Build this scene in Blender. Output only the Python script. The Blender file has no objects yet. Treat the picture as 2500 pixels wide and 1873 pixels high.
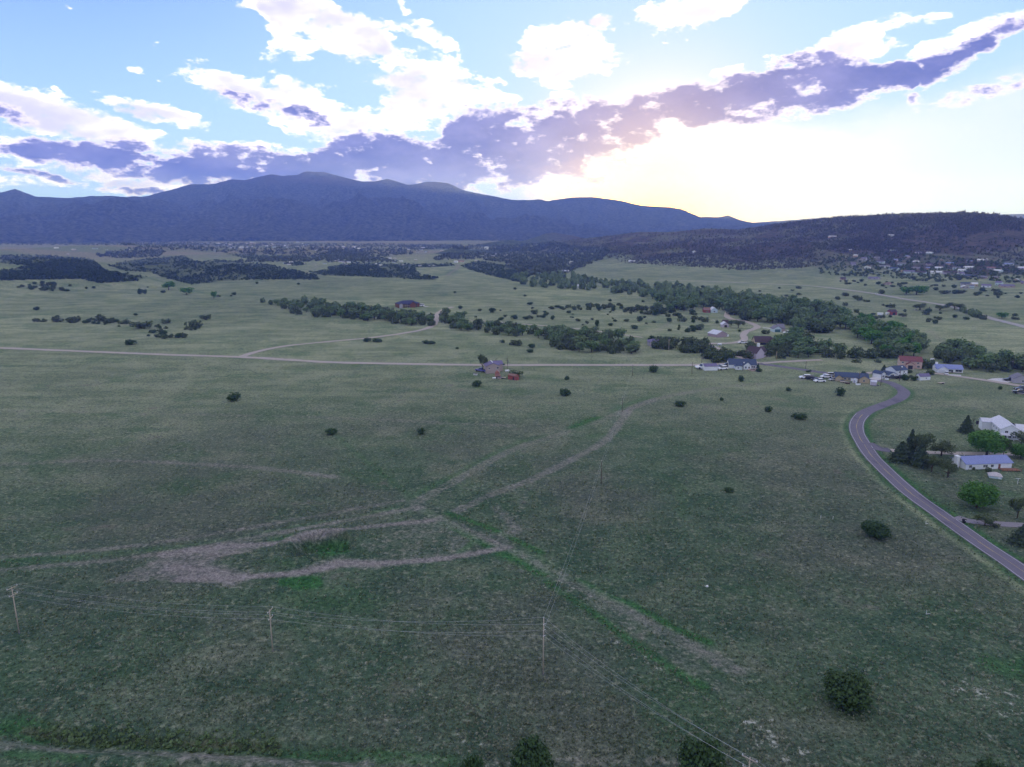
import bpy, bmesh, math, random
import numpy as np
from mathutils import Vector, Matrix

sc = bpy.context.scene
R = math.radians
random.seed(7)
rng = np.random.default_rng(7)

# ------------------------------------------------------------------ camera
FPX, CX, CY, PITCH, CAMH = 1720.0, 1250.0, 936.5, 12.4, 100.0   # focal length and centre in photo pixels
cam_d = bpy.data.cameras.new('camera')
cam_d.sensor_width = 36.0
cam_d.lens = FPX / 2500.0 * 36.0
cam_d.clip_start = 1.0
cam_d.clip_end = 60000.0
cam = bpy.data.objects.new('camera', cam_d)
sc.collection.objects.link(cam)
cam.location = (0, 0, CAMH)
cam.rotation_euler = (R(90 - PITCH), 0, 0)
sc.camera = cam

sc.view_settings.view_transform = 'Standard'
sc.view_settings.look = 'None'
sc.view_settings.gamma = 1.0
sc.view_settings.use_curve_mapping = False
sc.view_settings.exposure = 1.0
sc.render.engine = 'CYCLES'
sc.cycles.max_bounces = 5
sc.cycles.diffuse_bounces = 2
sc.cycles.glossy_bounces = 2
sc.cycles.transmission_bounces = 2
sc.cycles.transparent_max_bounces = 6
sc.cycles.volume_bounces = 0
sc.cycles.use_denoising = True

CP, SP = math.cos(R(PITCH)), math.sin(R(PITCH))
def ray(px, py):
    """direction in the world of the sight line through a photo pixel"""
    a = (np.asarray(px, float) - CX) / FPX
    b = -(np.asarray(py, float) - CY) / FPX
    return a, CP + b * SP, -SP + b * CP
def azel(px, py):
    x, y, z = ray(px, py)
    return np.arctan2(x, y), np.arctan2(z, np.hypot(x, y))

# ------------------------------------------------------------------ sky and sun
SUN_AZ, SUN_EL = float(azel(1600, 500)[0]), R(1.2)
W = bpy.data.worlds.new('World'); sc.world = W; W.use_nodes = True
wt = W.node_tree; wt.nodes.clear()
class NT:
    """small helper to write node trees as expressions"""
    def __init__(s, t): s.t = t
    def n(s, typ, **kw):
        o = s.t.nodes.new(typ)
        for k, v in kw.items(): setattr(o, k, v)
        return o
    def put(s, sock, v):
        if isinstance(v, bpy.types.NodeSocket): s.t.links.new(v, sock)
        elif v is not None: sock.default_value = v
    def m(s, op, a, b=None, c=None, clamp=False):
        o = s.n('ShaderNodeMath', operation=op, use_clamp=clamp)
        for i, v in enumerate((a, b, c)): s.put(o.inputs[i], v)
        return o.outputs[0]
    def vm(s, op, a, b=None, c=None, sc_=None):
        o = s.n('ShaderNodeVectorMath', operation=op)
        s.put(o.inputs[0], a); s.put(o.inputs[1], b)
        if c is not None: s.put(o.inputs[2], c)
        if sc_ is not None: s.put(o.inputs['Scale'], sc_)
        return o.outputs['Value'] if op in ('LENGTH', 'DOT_PRODUCT', 'DISTANCE') else o.outputs[0]
    def ss(s, v, a, b, lo=0.0, hi=1.0, kind='SMOOTHSTEP'):
        o = s.n('ShaderNodeMapRange', interpolation_type=kind)
        for i, x in enumerate((v, a, b, lo, hi)): s.put(o.inputs[i], x)
        return o.outputs[0]
    def mix(s, f, a, b, blend='MIX'):
        o = s.n('ShaderNodeMix', data_type='RGBA', blend_type=blend)
        s.put(o.inputs[0], f)
        for i, v in ((6, a), (7, b)):
            if isinstance(v, (tuple, list)): v = (*v[:3], 1.0)
            s.put(o.inputs[i], v)
        return o.outputs[2]
    def noise(s, vec, scale, detail=4, rough=0.5, dist=0.0, out=0, norm=True):
        o = s.n('ShaderNodeTexNoise')
        o.normalize = norm
        s.put(o.inputs['Vector'], vec)
        for k, v in (('Scale', scale), ('Detail', detail), ('Roughness', rough), ('Distortion', dist)): s.put(o.inputs[k], v)
        return o.outputs[out]

# clouds: (x, y, rx, ry, tilt, weight) measured in the photograph (2212 px wide copy), turned into azimuth and elevation
WHITE = [(635,20,75,38,14,1),(730,72,120,30,13,1),(690,45,90,32,10,.9),(632,98,48,26,0,.95),(600,120,34,12,0,.8),(815,48,50,9,8,.7),(925,75,42,17,10,.85),
 (880,126,62,16,4,.9),(945,140,60,18,4,.9),(900,180,86,24,0,.95),(945,205,95,34,0,1),(1060,212,56,10,0,.8),(895,240,70,20,0,.9),(860,262,90,22,0,.8),
 (1195,105,85,30,-4,1),(1285,52,52,14,4,.95),(1225,140,95,30,0,1),(1290,125,55,16,0,.85),(1240,165,65,14,0,.85),(1200,205,26,7,0,.7),
 (1510,20,100,28,-6,1),(1425,12,38,12,0,.8),(1845,78,92,12,-10,1),(1890,62,48,14,-8,.9),(1875,103,58,11,-4,.85),(1865,128,40,8,0,.7),
 (2060,85,80,14,-20,.85),(2140,60,70,10,-22,.7),(2010,34,40,6,-12,.6),(1645,128,20,6,0,.6),(1555,155,22,7,-10,.6),
 (75,232,120,28,14,1),(200,270,120,22,14,1),(320,240,100,15,10,.95),(400,262,50,8,8,.8),(10,178,34,7,0,.8),(20,210,60,16,12,.9),
 (470,185,85,17,18,1),(560,200,130,30,15,1),(640,235,120,26,16,1),(720,270,110,20,12,.9),(560,165,40,12,0,.7),(690,190,22,6,0,.6),(620,180,60,14,10,.8),
 (75,325,60,22,10,.8),(210,372,130,10,6,.8),(330,405,90,12,-4,.8),(60,395,120,8,0,.5),(790,285,90,20,8,.8),(680,290,70,14,8,.75),
 (1080,345,60,12,-10,1.),(1040,330,40,12,0,.9),(1290,360,110,16,-6,1),(1240,392,90,10,0,.8),(480,325,120,9,6,.7),(600,320,60,7,0,.6)]
DARK = [(330,338,170,22,3,1),(500,355,190,24,3,1),(150,344,120,8,8,.8),(640,365,170,22,2,1),(760,345,150,24,-2,.9),(830,312,90,20,-4,.9),(930,365,190,28,0,1),
 (1060,275,105,34,-4,1),(1170,268,120,36,-4,1),(1290,245,66,28,-6,1),(1120,330,170,34,-4,.95),(1020,385,210,28,0,1),(1180,385,110,22,-4,.85),(860,395,180,20,4,1),(480,385,160,16,6,.9),
 (1400,225,60,26,-4,.95),(1462,190,48,16,-6,.9),(1555,208,66,30,-4,1),(1545,240,110,20,-6,.8),(1400,262,120,26,-4,.9),(1300,300,120,34,-4,.85),
 (1725,160,100,26,-4,1),(1755,128,58,15,0,1),(1850,180,130,24,-8,.95),(1770,205,130,22,-6,.85),(1955,165,90,20,-16,.8),(2060,125,90,17,-24,.68),(2150,82,80,13,-24,.55),
 (30,368,100,6,9,.6),(20,238,46,11,14,.75),(505,205,46,8,20,.7),(560,222,40,9,16,.8),(640,250,70,9,16,.6),(1660,240,140,18,-4,.6),(2120,205,90,14,-10,.4),(1230,80,40,8,0,.22),(310,412,60,5,4,.6)]
VEIL = [(1850,400,520,90,0,1),(2180,320,330,80,-12,.7),(1500,400,330,62,-6,1),(2300,420,500,140,0,.9),(1950,250,330,34,-14,.5)]
w = NT(wt)
tc = w.n('ShaderNodeTexCoord').outputs['Generated']
sep = w.n('ShaderNodeSeparateXYZ'); w.put(sep.inputs[0], tc)
dx, dy, dz = sep.outputs
az = w.m('ARCTAN2', dx, dy); el = w.m('ARCSINE', dz)
flat = w.n('ShaderNodeCombineXYZ'); w.put(flat.inputs[0], dx); w.put(flat.inputs[1], dy); w.put(flat.inputs[2], w.m('MULTIPLY', dz, 2.3))
flat = flat.outputs[0]
wob = w.vm('SUBTRACT', w.noise(flat, 9.0, 4, 0.62, out=1), (0.5, 0.5, 0.5))
wob = w.vm('MULTIPLY', wob, (0.075, 0.04, 0.0))
pos = w.n('ShaderNodeCombineXYZ'); w.put(pos.inputs[0], az); w.put(pos.inputs[1], el)
pos = w.vm('ADD', pos.outputs[0], wob)
def bands(lst):
    """the cloud outlines above as curves over azimuth (centre, half height, weight): one RGB curve node per row of clouds"""
    A0, A1, NA = -0.72, 0.72, 200
    ga = np.linspace(A0, A1, NA); ge = np.linspace(-0.02, 0.42, 240)
    D = np.zeros((NA, 240))
    for (x, y, rx, ry, rot, wgt) in lst:
        a, e = azel(x * 1.1302, y * 1.1302)
        k = 1.1302 / FPX * 0.98
        ux, uy = ga[:, None] - a, ge[None, :] - e
        c, s_ = math.cos(R(-rot)), math.sin(R(-rot))
        q = ((ux * c + uy * s_) / (rx * k)) ** 2 + ((-ux * s_ + uy * c) / (ry * k)) ** 2
        D = np.maximum(D, np.clip(1.25 - q * 0.8, 0, 1) * wgt)
    rows = []                                             # each: dict index -> (lo, hi, peak)
    for i in range(NA):
        on = D[i] > 0.05
        ed = np.flatnonzero(np.diff(np.concatenate(([0], on.view(np.int8), [0]))))
        used = set()
        for lo, hi in zip(ed[::2], ed[1::2]):
            v = (ge[lo], ge[hi - 1], D[i, lo:hi].max()); c = (v[0] + v[1]) / 2
            best = None
            for j, r_ in enumerate(rows):
                if j in used: continue
                near = [k for k in (i - 1, i - 2, i - 3) if k in r_]
                if near:
                    d = abs((r_[near[0]][0] + r_[near[0]][1]) / 2 - c)
                    if d < 0.045 and (best is None or d < best[0]): best = (d, j)
            if best is None:
                for j, r_ in enumerate(rows):
                    if j not in used and max(r_) < i - 4: best = (0, j); break
            if best is None: rows.append({}); best = (0, len(rows) - 1)
            rows[best[1]][i] = v; used.add(best[1])
    tot = None
    fac = w.m('DIVIDE', w.m('SUBTRACT', paz, A0), A1 - A0, clamp=True)
    for r_ in rows:
        for i in sorted(r_):                              # let neighbouring pieces overlap a little
            for q in (1, 2, 3):
                if 0 <= i - q and i - q not in r_ and i - 1 not in r_: r_[i - q] = r_[i]
        for i in sorted(r_, reverse=True):
            for q in (1, 2, 3):
                if i + q < NA and i + q not in r_ and i + 1 not in r_: r_[i + q] = r_[i]
        idx = sorted(r_)
        c = np.interp(range(NA), idx, [(r_[i][0] + r_[i][1]) / 2 for i in idx])
        h = np.interp(range(NA), idx, [(r_[i][1] - r_[i][0]) / 2 for i in idx])
        wt_ = np.array([r_[i][2] if i in r_ else 0.0 for i in range(NA)])
        sm = lambda v: np.convolve(np.pad(v, 1, mode='edge'), [.25, .5, .25], 'valid')
        c, h, wt_ = sm(c), sm(h), sm(wt_)
        cv = w.n('ShaderNodeRGBCurve')
        for q, arr in enumerate((c / 0.5, h / 0.2, wt_)):
            pts = cv.mapping.curves[q].points
            sel = list(range(0, NA, 2)); 
            while len(pts) < len(sel): pts.new(0.5, 0.5)
            for p, i in zip(pts, sel):
                p.location = (i / (NA - 1), float(np.clip(arr[i], 0, 1))); p.handle_type = 'VECTOR'
        cv.mapping.update()
        src = w.n('ShaderNodeCombineXYZ')
        f2 = fac if tot is None else w.m('MULTIPLY_ADD', tot, 1e-9, fac)
        for q in range(3): w.put(src.inputs[q], f2)
        w.put(cv.inputs['Color'], src.outputs[0])
        sp = w.n('ShaderNodeSeparateXYZ'); w.put(sp.inputs[0], cv.outputs[0])
        t = w.m('DIVIDE', w.m('SUBTRACT', pel, w.m('MULTIPLY', sp.outputs[0], 0.5)), w.m('MULTIPLY_ADD', sp.outputs[1], 0.2, 0.003))
        v = w.m('MULTIPLY', w.m('MAXIMUM', w.m('MULTIPLY_ADD', w.m('MULTIPLY', t, t), -0.85, 1.1), 0.0), sp.outputs[2])
        tot = v if tot is None else w.m('MAXIMUM', tot, v)
    return w.m('MINIMUM', tot, 1.0)
ps = w.n('ShaderNodeSeparateXYZ'); w.put(ps.inputs[0], pos); paz, pel = ps.outputs[0], ps.outputs[1]
fbm = w.noise(flat, 26.0, 8, 0.70)
fbm2 = w.noise(flat, 9.0, 4, 0.6)
# unseen clouds elsewhere, same kind as in view, cover raised for more white light
out_of_view = w.m('MAXIMUM', w.ss(w.m('ABSOLUTE', az), 0.66, 0.95), w.ss(el, 0.29, 0.42))
out_of_view = w.m('MULTIPLY', out_of_view, w.ss(el, 0.02, 0.15))
gen = w.m('MULTIPLY', w.ss(w.noise(flat, 3.2, 4, 0.55), 0.36, 0.58), out_of_view)
bw = w.m('MAXIMUM', bands(WHITE), w.m('MULTIPLY', gen, 0.85))
bw = w.m('MAXIMUM', bw, w.m('MULTIPLY', w.m('MULTIPLY', w.ss(w.noise(flat, 13.0, 3, 0.6), 0.60, 0.78), 0.62), w.ss(el, 0.07, 0.13)))
bd = w.m('MULTIPLY', bands(DARK), w.ss(w.noise(flat, 15.0, 4, 0.6), 0.36, 0.52, 0.60, 1.1))
bv = bands(VEIL)
puff = w.m('MULTIPLY', w.m('SUBTRACT', fbm, 0.5), 3.2)
a_white = w.ss(w.m('ADD', bw, w.m('MULTIPLY', puff, w.ss(bw, 0.0, 0.25, 0.25, 1.0))), 0.32, 0.84)
dsum = w.m('ADD', bd, w.m('MULTIPLY', puff, w.ss(bd, 0.0, 0.3, 0.2, 0.95)))
a_dark = w.ss(dsum, 0.12, 0.56)
d_core = w.ss(dsum, 0.30, 0.85)
a_veil = w.ss(w.m('ADD', bv, w.m('MULTIPLY', w.m('SUBTRACT', fbm2, 0.5), 0.7)), 0.06, 1.15)

sky = w.n('ShaderNodeTexSky', sky_type='NISHITA')
sky.sun_disc = False
sky.sun_elevation = R(9.0)
sky.sun_rotation = SUN_AZ
sky.altitude = 1900.0
sky.air_density = 1.0; sky.dust_density = 0.6; sky.ozone_density = 2.5
SKY_K = 0.10
base = w.vm('MULTIPLY', w.vm('SCALE', sky.outputs[0], sc_=SKY_K), (0.60, 0.70, 1.18))
base = w.mix(w.ss(el, 0.05, 0.34, 0.9, 0.25), base, (0.25, 0.38, 0.62))
sdir = (math.sin(SUN_AZ) * math.cos(SUN_EL), math.cos(SUN_AZ) * math.cos(SUN_EL), math.sin(SUN_EL))
ang = w.m('ARCCOSINE', w.m('MINIMUM', w.vm('DOT_PRODUCT', tc, sdir), 0.99999))
base = w.mix(w.ss(ang, 0.75, 0.2, 0.0, 0.85), base, (0.27, 0.39, 0.60))
glow = w.m('EXPONENT', w.m('MULTIPLY', w.m('POWER', w.m('DIVIDE', ang, 0.125), 1.4), -1.0))
glow_n = w.m('EXPONENT', w.m('MULTIPLY', w.m('POWER', w.m('DIVIDE', ang, 0.10), 1.4), -1.0))
col = base
HAZE_COLOR, HAZE_DENSITY, HAZE_G = (.17, .27, 1.0, 1), 1.6e-4, 0.42
veil_c = w.mix(glow, (0.43, 0.47, 0.54), (2.2, 1.5, 0.45))
col = w.mix(w.m('MULTIPLY', a_veil, 0.85), col, veil_c)
white_c = w.mix(w.ss(w.m('ADD', w.m('MULTIPLY', fbm2, 0.65), w.m('MULTIPLY', bw, 0.25)), 0.40, 0.66), (0.84, 0.79, 0.76), (0.40, 0.38, 0.47))
white_c = w.mix(glow, white_c, (1.8, 1.25, 0.5))
col = w.mix(w.m('MULTIPLY', a_white, 0.95), col, white_c)
core_c = w.mix(w.ss(w.m('ADD', w.m('MULTIPLY', fbm, 0.35), w.m('MULTIPLY', fbm2, 0.65)), 0.36, 0.68), (0.030, 0.046, 0.165), (0.125, 0.128, 0.27))
core_c = w.mix(w.m('MULTIPLY', glow, 0.85, clamp=True), core_c, (0.40, 0.26, 0.19))
dark_c = w.mix(d_core, (0.62, 0.56, 0.62), core_c)
col = w.mix(w.m('MULTIPLY', a_dark, w.m('SUBTRACT', 1.0, w.m('MULTIPLY', glow_n, 0.35))), col, dark_c)
warm = w.vm('SCALE', (1.0, 0.55, 0.10), sc_=w.m('MULTIPLY', w.m('MULTIPLY', glow_n, w.m('SUBTRACT', 1.0, w.m('MULTIPLY', a_dark, 0.75))), 1.5))
col = w.vm('ADD', col, warm)
# the air between (haze below) takes blue out of light from low in the sky; the sky beyond it is that much bluer
path = w.m('MINIMUM', w.m('DIVIDE', 850.0, w.m('MAXIMUM', dz, 0.05)), 12500.0)
cmp_ = w.n('ShaderNodeCombineXYZ')
for i_ in range(3): w.put(cmp_.inputs[i_], w.m('EXPONENT', w.m('MULTIPLY', path, HAZE_DENSITY * (HAZE_COLOR[i_] - HAZE_COLOR[0]) * 0.8)))
col = w.vm('MULTIPLY', col, cmp_.outputs[0])
col = w.mix(w.m('MULTIPLY', glow, 0.9), col, w.vm('MULTIPLY', col, (1.0, 0.80, 0.30)))
bg = w.n('ShaderNodeBackground'); w.put(bg.inputs[0], col); bg.inputs[1].default_value = 1.0
wo = w.n('ShaderNodeOutputWorld'); wt.links.new(bg.outputs[0], wo.inputs[0])
W.cycles.sampling_method = 'MANUAL'; W.cycles.sample_map_resolution = 1024

sun_d = bpy.data.lights.new('sun', 'SUN'); sun_d.energy = 2.0; sun_d.angle = R(0.5); sun_d.color = (1.0, 0.72, 0.42)
sun = bpy.data.objects.new('sun', sun_d); sc.collection.objects.link(sun)
sun.rotation_euler = Vector(sdir).to_track_quat('Z', 'Y').to_euler()
sun.location = (0, 0, 900)
# ------------------------------------------------------------------ helpers for objects
COL = sc.collection
def link(o, parent=None):
    COL.objects.link(o)
    if parent is not None: o.parent = parent
    return o
def tag(o, label=None, cat=None, group=None, kind=None):
    if label: o['label'] = label
    if cat: o['category'] = cat
    if group: o['group'] = group
    if kind: o['kind'] = kind
    return o
def np_mesh(name, verts, faces, mats=(), smooth=False, midx=None):
    """mesh from numpy arrays; faces is (n,3) or (n,4)"""
    me = bpy.data.meshes.new(name)
    verts = np.asarray(verts, np.float32); faces = np.asarray(faces, np.int32)
    n, k = faces.shape
    me.vertices.add(len(verts)); me.vertices.foreach_set('co', verts.ravel())
    me.loops.add(n * k); me.loops.foreach_set('vertex_index', faces.ravel())
    me.polygons.add(n)
    me.polygons.foreach_set('loop_start', np.arange(0, n * k, k, dtype=np.int32))
    if smooth: me.polygons.foreach_set('use_smooth', np.ones(n, bool))
    if midx is not None: me.polygons.foreach_set('material_index', np.asarray(midx, np.int32))
    for m in (mats if isinstance(mats, (list, tuple)) else [mats]): me.materials.append(m)
    me.update(calc_edges=True)
    return me
def attr(me, name, vals, typ='FLOAT'):
    a = me.attributes.new(name, typ, 'POINT')
    if typ == 'FLOAT': a.data.foreach_set('value', np.asarray(vals, np.float32).ravel())
    else: a.data.foreach_set('vector', np.asarray(vals, np.float32).ravel())

# value noise
_tab = np.random.default_rng(3).random((256, 256))
def vnoise(x, y, s, seed=0):
    x = np.asarray(x, float) / s + seed * 17.31; y = np.asarray(y, float) / s + seed * 9.77
    xi, yi = np.floor(x).astype(int), np.floor(y).astype(int)
    fx, fy = x - xi, y - yi
    fx, fy = fx * fx * fx * (fx * (fx * 6 - 15) + 10), fy * fy * fy * (fy * (fy * 6 - 15) + 10)
    t = lambda i, j: _tab[(xi + i) & 255, (yi + j) & 255]
    return (t(0, 0) * (1 - fx) + t(1, 0) * fx) * (1 - fy) + (t(0, 1) * (1 - fx) + t(1, 1) * fx) * fy
def fbm2d(x, y, s, octv=4, seed=0, rough=0.5):
    r, a, n = 0, 1.0, 0
    for k in range(octv):
        r = r + a * (vnoise(x, y, s / 2 ** k, seed + k) - 0.5); n += a; a *= rough
    return r / n * 2.0                       # about -1..1
def ridged(x, y, s, octv=4, seed=0):
    r, a, n = 0, 1.0, 0
    for k in range(octv):
        r = r + a * (1 - np.abs(2 * vnoise(x, y, s / 2 ** k, seed + k) - 1)); n += a; a *= 0.5
    return r / n
def sstep(a, b, x):
    t = np.clip((np.asarray(x, float) - a) / (b - a), 0, 1); return t * t * (3 - 2 * t)

# ------------------------------------------------------------------ terrain
def pol(px, py, D):
    """a point at ground distance D along the sight line of a photo pixel"""
    a, e = azel(px, py); return D * np.sin(a), D * np.cos(a), CAMH + D * np.tan(e)
# hills: (x, top y, distance, half width px, half depth m, skew)
HILLS = [(120, 633, 1750, 190, 170), (-80, 640, 1500, 160, 160), (40, 655, 1480, 150, 90), (230, 664, 1440, 130, 70), (440, 640, 1950, 150, 150), (330, 652, 1750, 100, 100),
         (560, 650, 1640, 135, 110), (690, 660, 1540, 90, 70), (590, 632, 2300, 110, 150), (760, 640, 2200, 120, 140), (920, 650, 1760, 100, 90), (1010, 664, 1650, 70, 50), (860, 642, 2100, 90, 120),
         (1180, 650, 1900, 85, 120), (1290, 662, 1800, 80, 100), (1115, 606, 2700, 42, 120), (1185, 612, 3300, 60, 160), (1240, 588, 4000, 75, 200), (1300, 600, 3400, 70, 150), (1360, 574, 4700, 90, 250),
         (300, 600, 3300, 260, 200), (700, 606, 3000, 160, 160), (20, 610, 2900, 140, 160)]
_H = []
for (px, py, D, hw, hd) in HILLS:
    x, y, z = pol(px, py, D)
    rx = hw / FPX * D
    _H.append((float(x), float(y), max(float(z), 4.0), rx, hd, math.atan2(x, y)))
# the long wooded ridge on the right: crest pixel profile with distance, and its foot
RX = np.array([1290, 1330, 1400, 1480, 1560, 1640, 1722, 1803, 1844, 1946, 2047, 2149, 2251, 2353, 2414, 2500, 2700, 3000, 3500])
RY = np.array([604, 594, 586, 577, 567, 568, 560, 563, 555, 538, 528, 522, 519, 517, 523, 535, 552, 568, 590])
RC = np.array([3900, 3800, 3600, 3400, 3250, 3100, 3000, 2950, 2900, 2800, 2700, 2600, 2500, 2400, 2350, 2300, 2200, 2200, 2200.])
RB = np.array([3300, 3050, 2600, 2150, 1800, 1640, 1560, 1540, 1530, 1500, 1480, 1470, 1450, 1420, 1400, 1400, 1400, 1500, 1500.])
RA, RE = azel(RX, RY)
RZ = CAMH + RC * np.tan(RE)
def ridge(x, y):
    th = np.arctan2(x, y); r = np.hypot(x, y)
    rc, rb, rz = np.interp(th, RA, RC), np.interp(th, RA, RB), np.interp(th, RA, RZ)
    side = sstep(RA[0] - 0.03, RA[0] + 0.03, th) * (1 - sstep(RA[-1] - 0.05, RA[-1] + 0.3, th))
    t = np.clip((r - rb) / (rc - rb), 0, 1)
    up = 0.20 * sstep(0, .5, t) + 0.28 * t * t + 0.52 * sstep(0.22, 1.05, t) / sstep(0.22, 1.05, 1.0)
    dn = 1 - sstep(0, 1, (r - rc) / 1500)
    gully = (ridged(x, y, 420, 4, 5) - 0.62) * 60 * np.sin(np.pi * np.clip(t, 0, 1)) ** 1.0 * (t < 1)
    return side * (rz * np.where(r < rc, up, dn) + gully)
def at_flat(px, py):
    x, y, z = ray(px, py); t = -CAMH / z; return x * t, y * t
PIT = [(at_flat(792, 1332), 11.0, 8.5, -5.6), (at_flat(740, 1352), 8.0, 5.0, -1.6)]
def terrain(x, y):
    x = np.asarray(x, float); y = np.asarray(y, float)
    r = np.hypot(x, y)
    z = fbm2d(x, y, 160, 4, 1) * (0.5 + 1.6 * sstep(250, 900, r))
    z = z + fbm2d(x, y, 14, 2, 9) * 0.22
    z = z + (fbm2d(x, y, 700, 3, 2) * 9 + 0) * sstep(900, 2200, r)
    hz = np.zeros_like(z)
    for (hx, hy, h, rx, rd, th) in _H:
        c, s = math.cos(th), math.sin(th)
        u, v = (x - hx) * c - (y - hy) * s, (x - hx) * s + (y - hy) * c
        q = (u / rx) ** 2 + (v / rd) ** 2
        hz = np.maximum(hz, h * np.exp(-q * 1.1))
    hz = hz * (1 + 0.22 * fbm2d(x, y, 120, 4, 4))
    z = z + hz + ridge(x, y)
    for ((cx, cy), rx, ry, dep) in PIT:
        q = np.sqrt(((x - cx) / rx) ** 2 + ((y - cy) / ry) ** 2)
        z = z + dep * (1 - sstep(0.45, 1.0, q)) + 1.1 * np.exp(-((q - 1.22) / 0.22) ** 2)
    return z
# one sheet: rings round the camera's foot, fine inside the view
r_list = [0.0, 25, 50, 75, 95]
a_ = 42.0
while True:
    r = CAMH / math.tan(R(a_)); 
    if r < 100: a_ -= 0.6; continue
    r_list.append(r)
    nxt = CAMH / math.tan(R(a_ - 0.085))
    if nxt - r > 14: break
    a_ -= 0.085
while r_list[-1] < 3700: r_list.append(r_list[-1] + 14)
while r_list[-1] < 7600: r_list.append(r_list[-1] + 45)
while r_list[-1] < 12000: r_list.append(r_list[-1] * 1.1)
r_list = np.array(r_list)
th_in = np.linspace(R(-41), R(41), 760)
th_out = np.arange(R(41) + R(4), R(360 - 41) - R(2), R(4.2))
th_list = np.concatenate((th_in, th_out))
TT, RR = np.meshgrid(th_list, r_list)
GX, GY = RR * np.sin(TT), RR * np.cos(TT)
GZ = terrain(GX, GY)
def gz(x, y):
    """height of the ground mesh (bilinear in the fine part)"""
    x = np.asarray(x, float); y = np.asarray(y, float)
    th = np.arctan2(x, y); r = np.hypot(x, y)
    ti = np.clip((th - th_in[0]) / (th_in[1] - th_in[0]), 0, len(th_in) - 1.001)
    i = np.clip(np.searchsorted(r_list, r) - 1, 0, len(r_list) - 2)
    f = (r - r_list[i]) / (r_list[i + 1] - r_list[i]); j = ti.astype(int); g = ti - j
    z = (GZ[i, j] * (1 - g) + GZ[i, j + 1] * g) * (1 - f) + (GZ[i + 1, j] * (1 - g) + GZ[i + 1, j + 1] * g) * f
    out = np.abs(th) > R(41)
    return np.where(out, terrain(x, y), z) if np.any(out) else z
_steps = np.concatenate((np.linspace(100, 900, 200), np.linspace(905, 4200, 420), np.linspace(4220, 7500, 120)))
def at(px, py):
    """where the sight line of a photo pixel meets the ground (arrays allowed)"""
    px = np.atleast_1d(np.asarray(px, float)); py = np.atleast_1d(np.asarray(py, float))
    x, y, z = ray(px, py); h = np.hypot(x, y); x, y, z = x / h, y / h, z / h
    res = np.full((len(px), 3), np.nan)
    prev = None; todo = np.ones(len(px), bool); pt = _steps[0]
    for t in _steps:
        d = CAMH + z * t - gz(x * t, y * t)
        if prev is not None:
            hit = todo & (d <= 0)
            if hit.any():
                f = prev[hit] / (prev[hit] - d[hit]); tt = pt + (t - pt) * np.clip(f, 0, 1)
                X, Y = x[hit] * tt, y[hit] * tt
                res[hit] = np.stack((X, Y, gz(X, Y)), 1); todo &= ~hit
        prev, pt = d, t
        if not todo.any(): break
    return res
def at1(px, py): return Vector(at([px], [py])[0])

# ------------------------------------------------------------------ what grows and lies where: masks on the ground sheet
def smooth_path(pts, step=None, n=12):
    """Catmull-Rom through points"""
    P = np.asarray(pts, float); P = np.vstack((2 * P[0] - P[1], P, 2 * P[-1] - P[-2])); out = []
    for i in range(1, len(P) - 2):
        for t in np.linspace(0, 1, n, endpoint=False):
            a, b, c, d = P[i - 1], P[i], P[i + 1], P[i + 2]
            out.append(0.5 * (2 * b + (c - a) * t + (2 * a - 5 * b + 4 * c - d) * t * t + (3 * b - a - 3 * c + d) * t ** 3))
    out.append(P[-2]); return np.array(out)
def ground_path(pix, n=10):
    p = smooth_path(pix, n=n); return at(p[:, 0], p[:, 1])
M_ = {k: np.zeros(GX.shape, np.float32) for k in ('dirt', 'lush', 'scrub', 'field', 'pale', 'dry')}
def stroke(mask, pix, width, strength=1.0, n=8, soft=0.5, pts=None):
    """raise a mask along a path; width in metres"""
    P = ground_path(pix, n)[:, :2] if pts is None else np.asarray(pts)[:, :2]
    P = P[~np.isnan(P[:, 0])]
    m = M_[mask]
    Pr, Pt = np.hypot(P[:, 0], P[:, 1]), np.arctan2(P[:, 0], P[:, 1])
    for k in range(len(P) - 1):
        a, b = P[k], P[k + 1]
        r0, r1 = min(Pr[k], Pr[k + 1]) - 2 * width, max(Pr[k], Pr[k + 1]) + 2 * width
        pad = 2 * width / max(r0, 60)
        t0, t1 = min(Pt[k], Pt[k + 1]) - pad, max(Pt[k], Pt[k + 1]) + pad
        i0, i1 = np.searchsorted(r_list, [r0, r1]); j0, j1 = np.searchsorted(th_in, [t0, t1])
        if i1 <= i0 or j1 <= j0: continue
        X, Y = GX[i0:i1, j0:j1], GY[i0:i1, j0:j1]
        ab = b - a; L2 = max(ab @ ab, 1e-6)
        t = np.clip(((X - a[0]) * ab[0] + (Y - a[1]) * ab[1]) / L2, 0, 1)
        d = np.hypot(X - a[0] - t * ab[0], Y - a[1] - t * ab[1])
        v = strength * (1 - sstep(width * (1 - soft), width * (1 + soft), d))
        m[i0:i1, j0:j1] = np.maximum(m[i0:i1, j0:j1], v)
GPX = None
def pix_of(x, y, z):
    """photo pixel of a world point"""
    x, y, z = np.asarray(x), np.asarray(y), np.asarray(z) - CAMH
    f = y * CP - z * SP; u = y * SP + z * CP
    f = np.maximum(f, 1e-3)
    return CX + FPX * x / f, CY - FPX * u / f
PXG, PYG = pix_of(GX, GY, GZ)
def in_poly(px, py, poly):
    poly = np.asarray(poly, float); c = np.zeros(np.shape(px), bool); j = len(poly) - 1
    for i in range(len(poly)):
        xi, yi = poly[i]; xj, yj = poly[j]
        if yi != yj:
            c ^= ((yi > py) != (yj > py)) & (px < (xj - xi) * (py - yi) / (yj - yi) + xi)
        j = i
    return c
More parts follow.
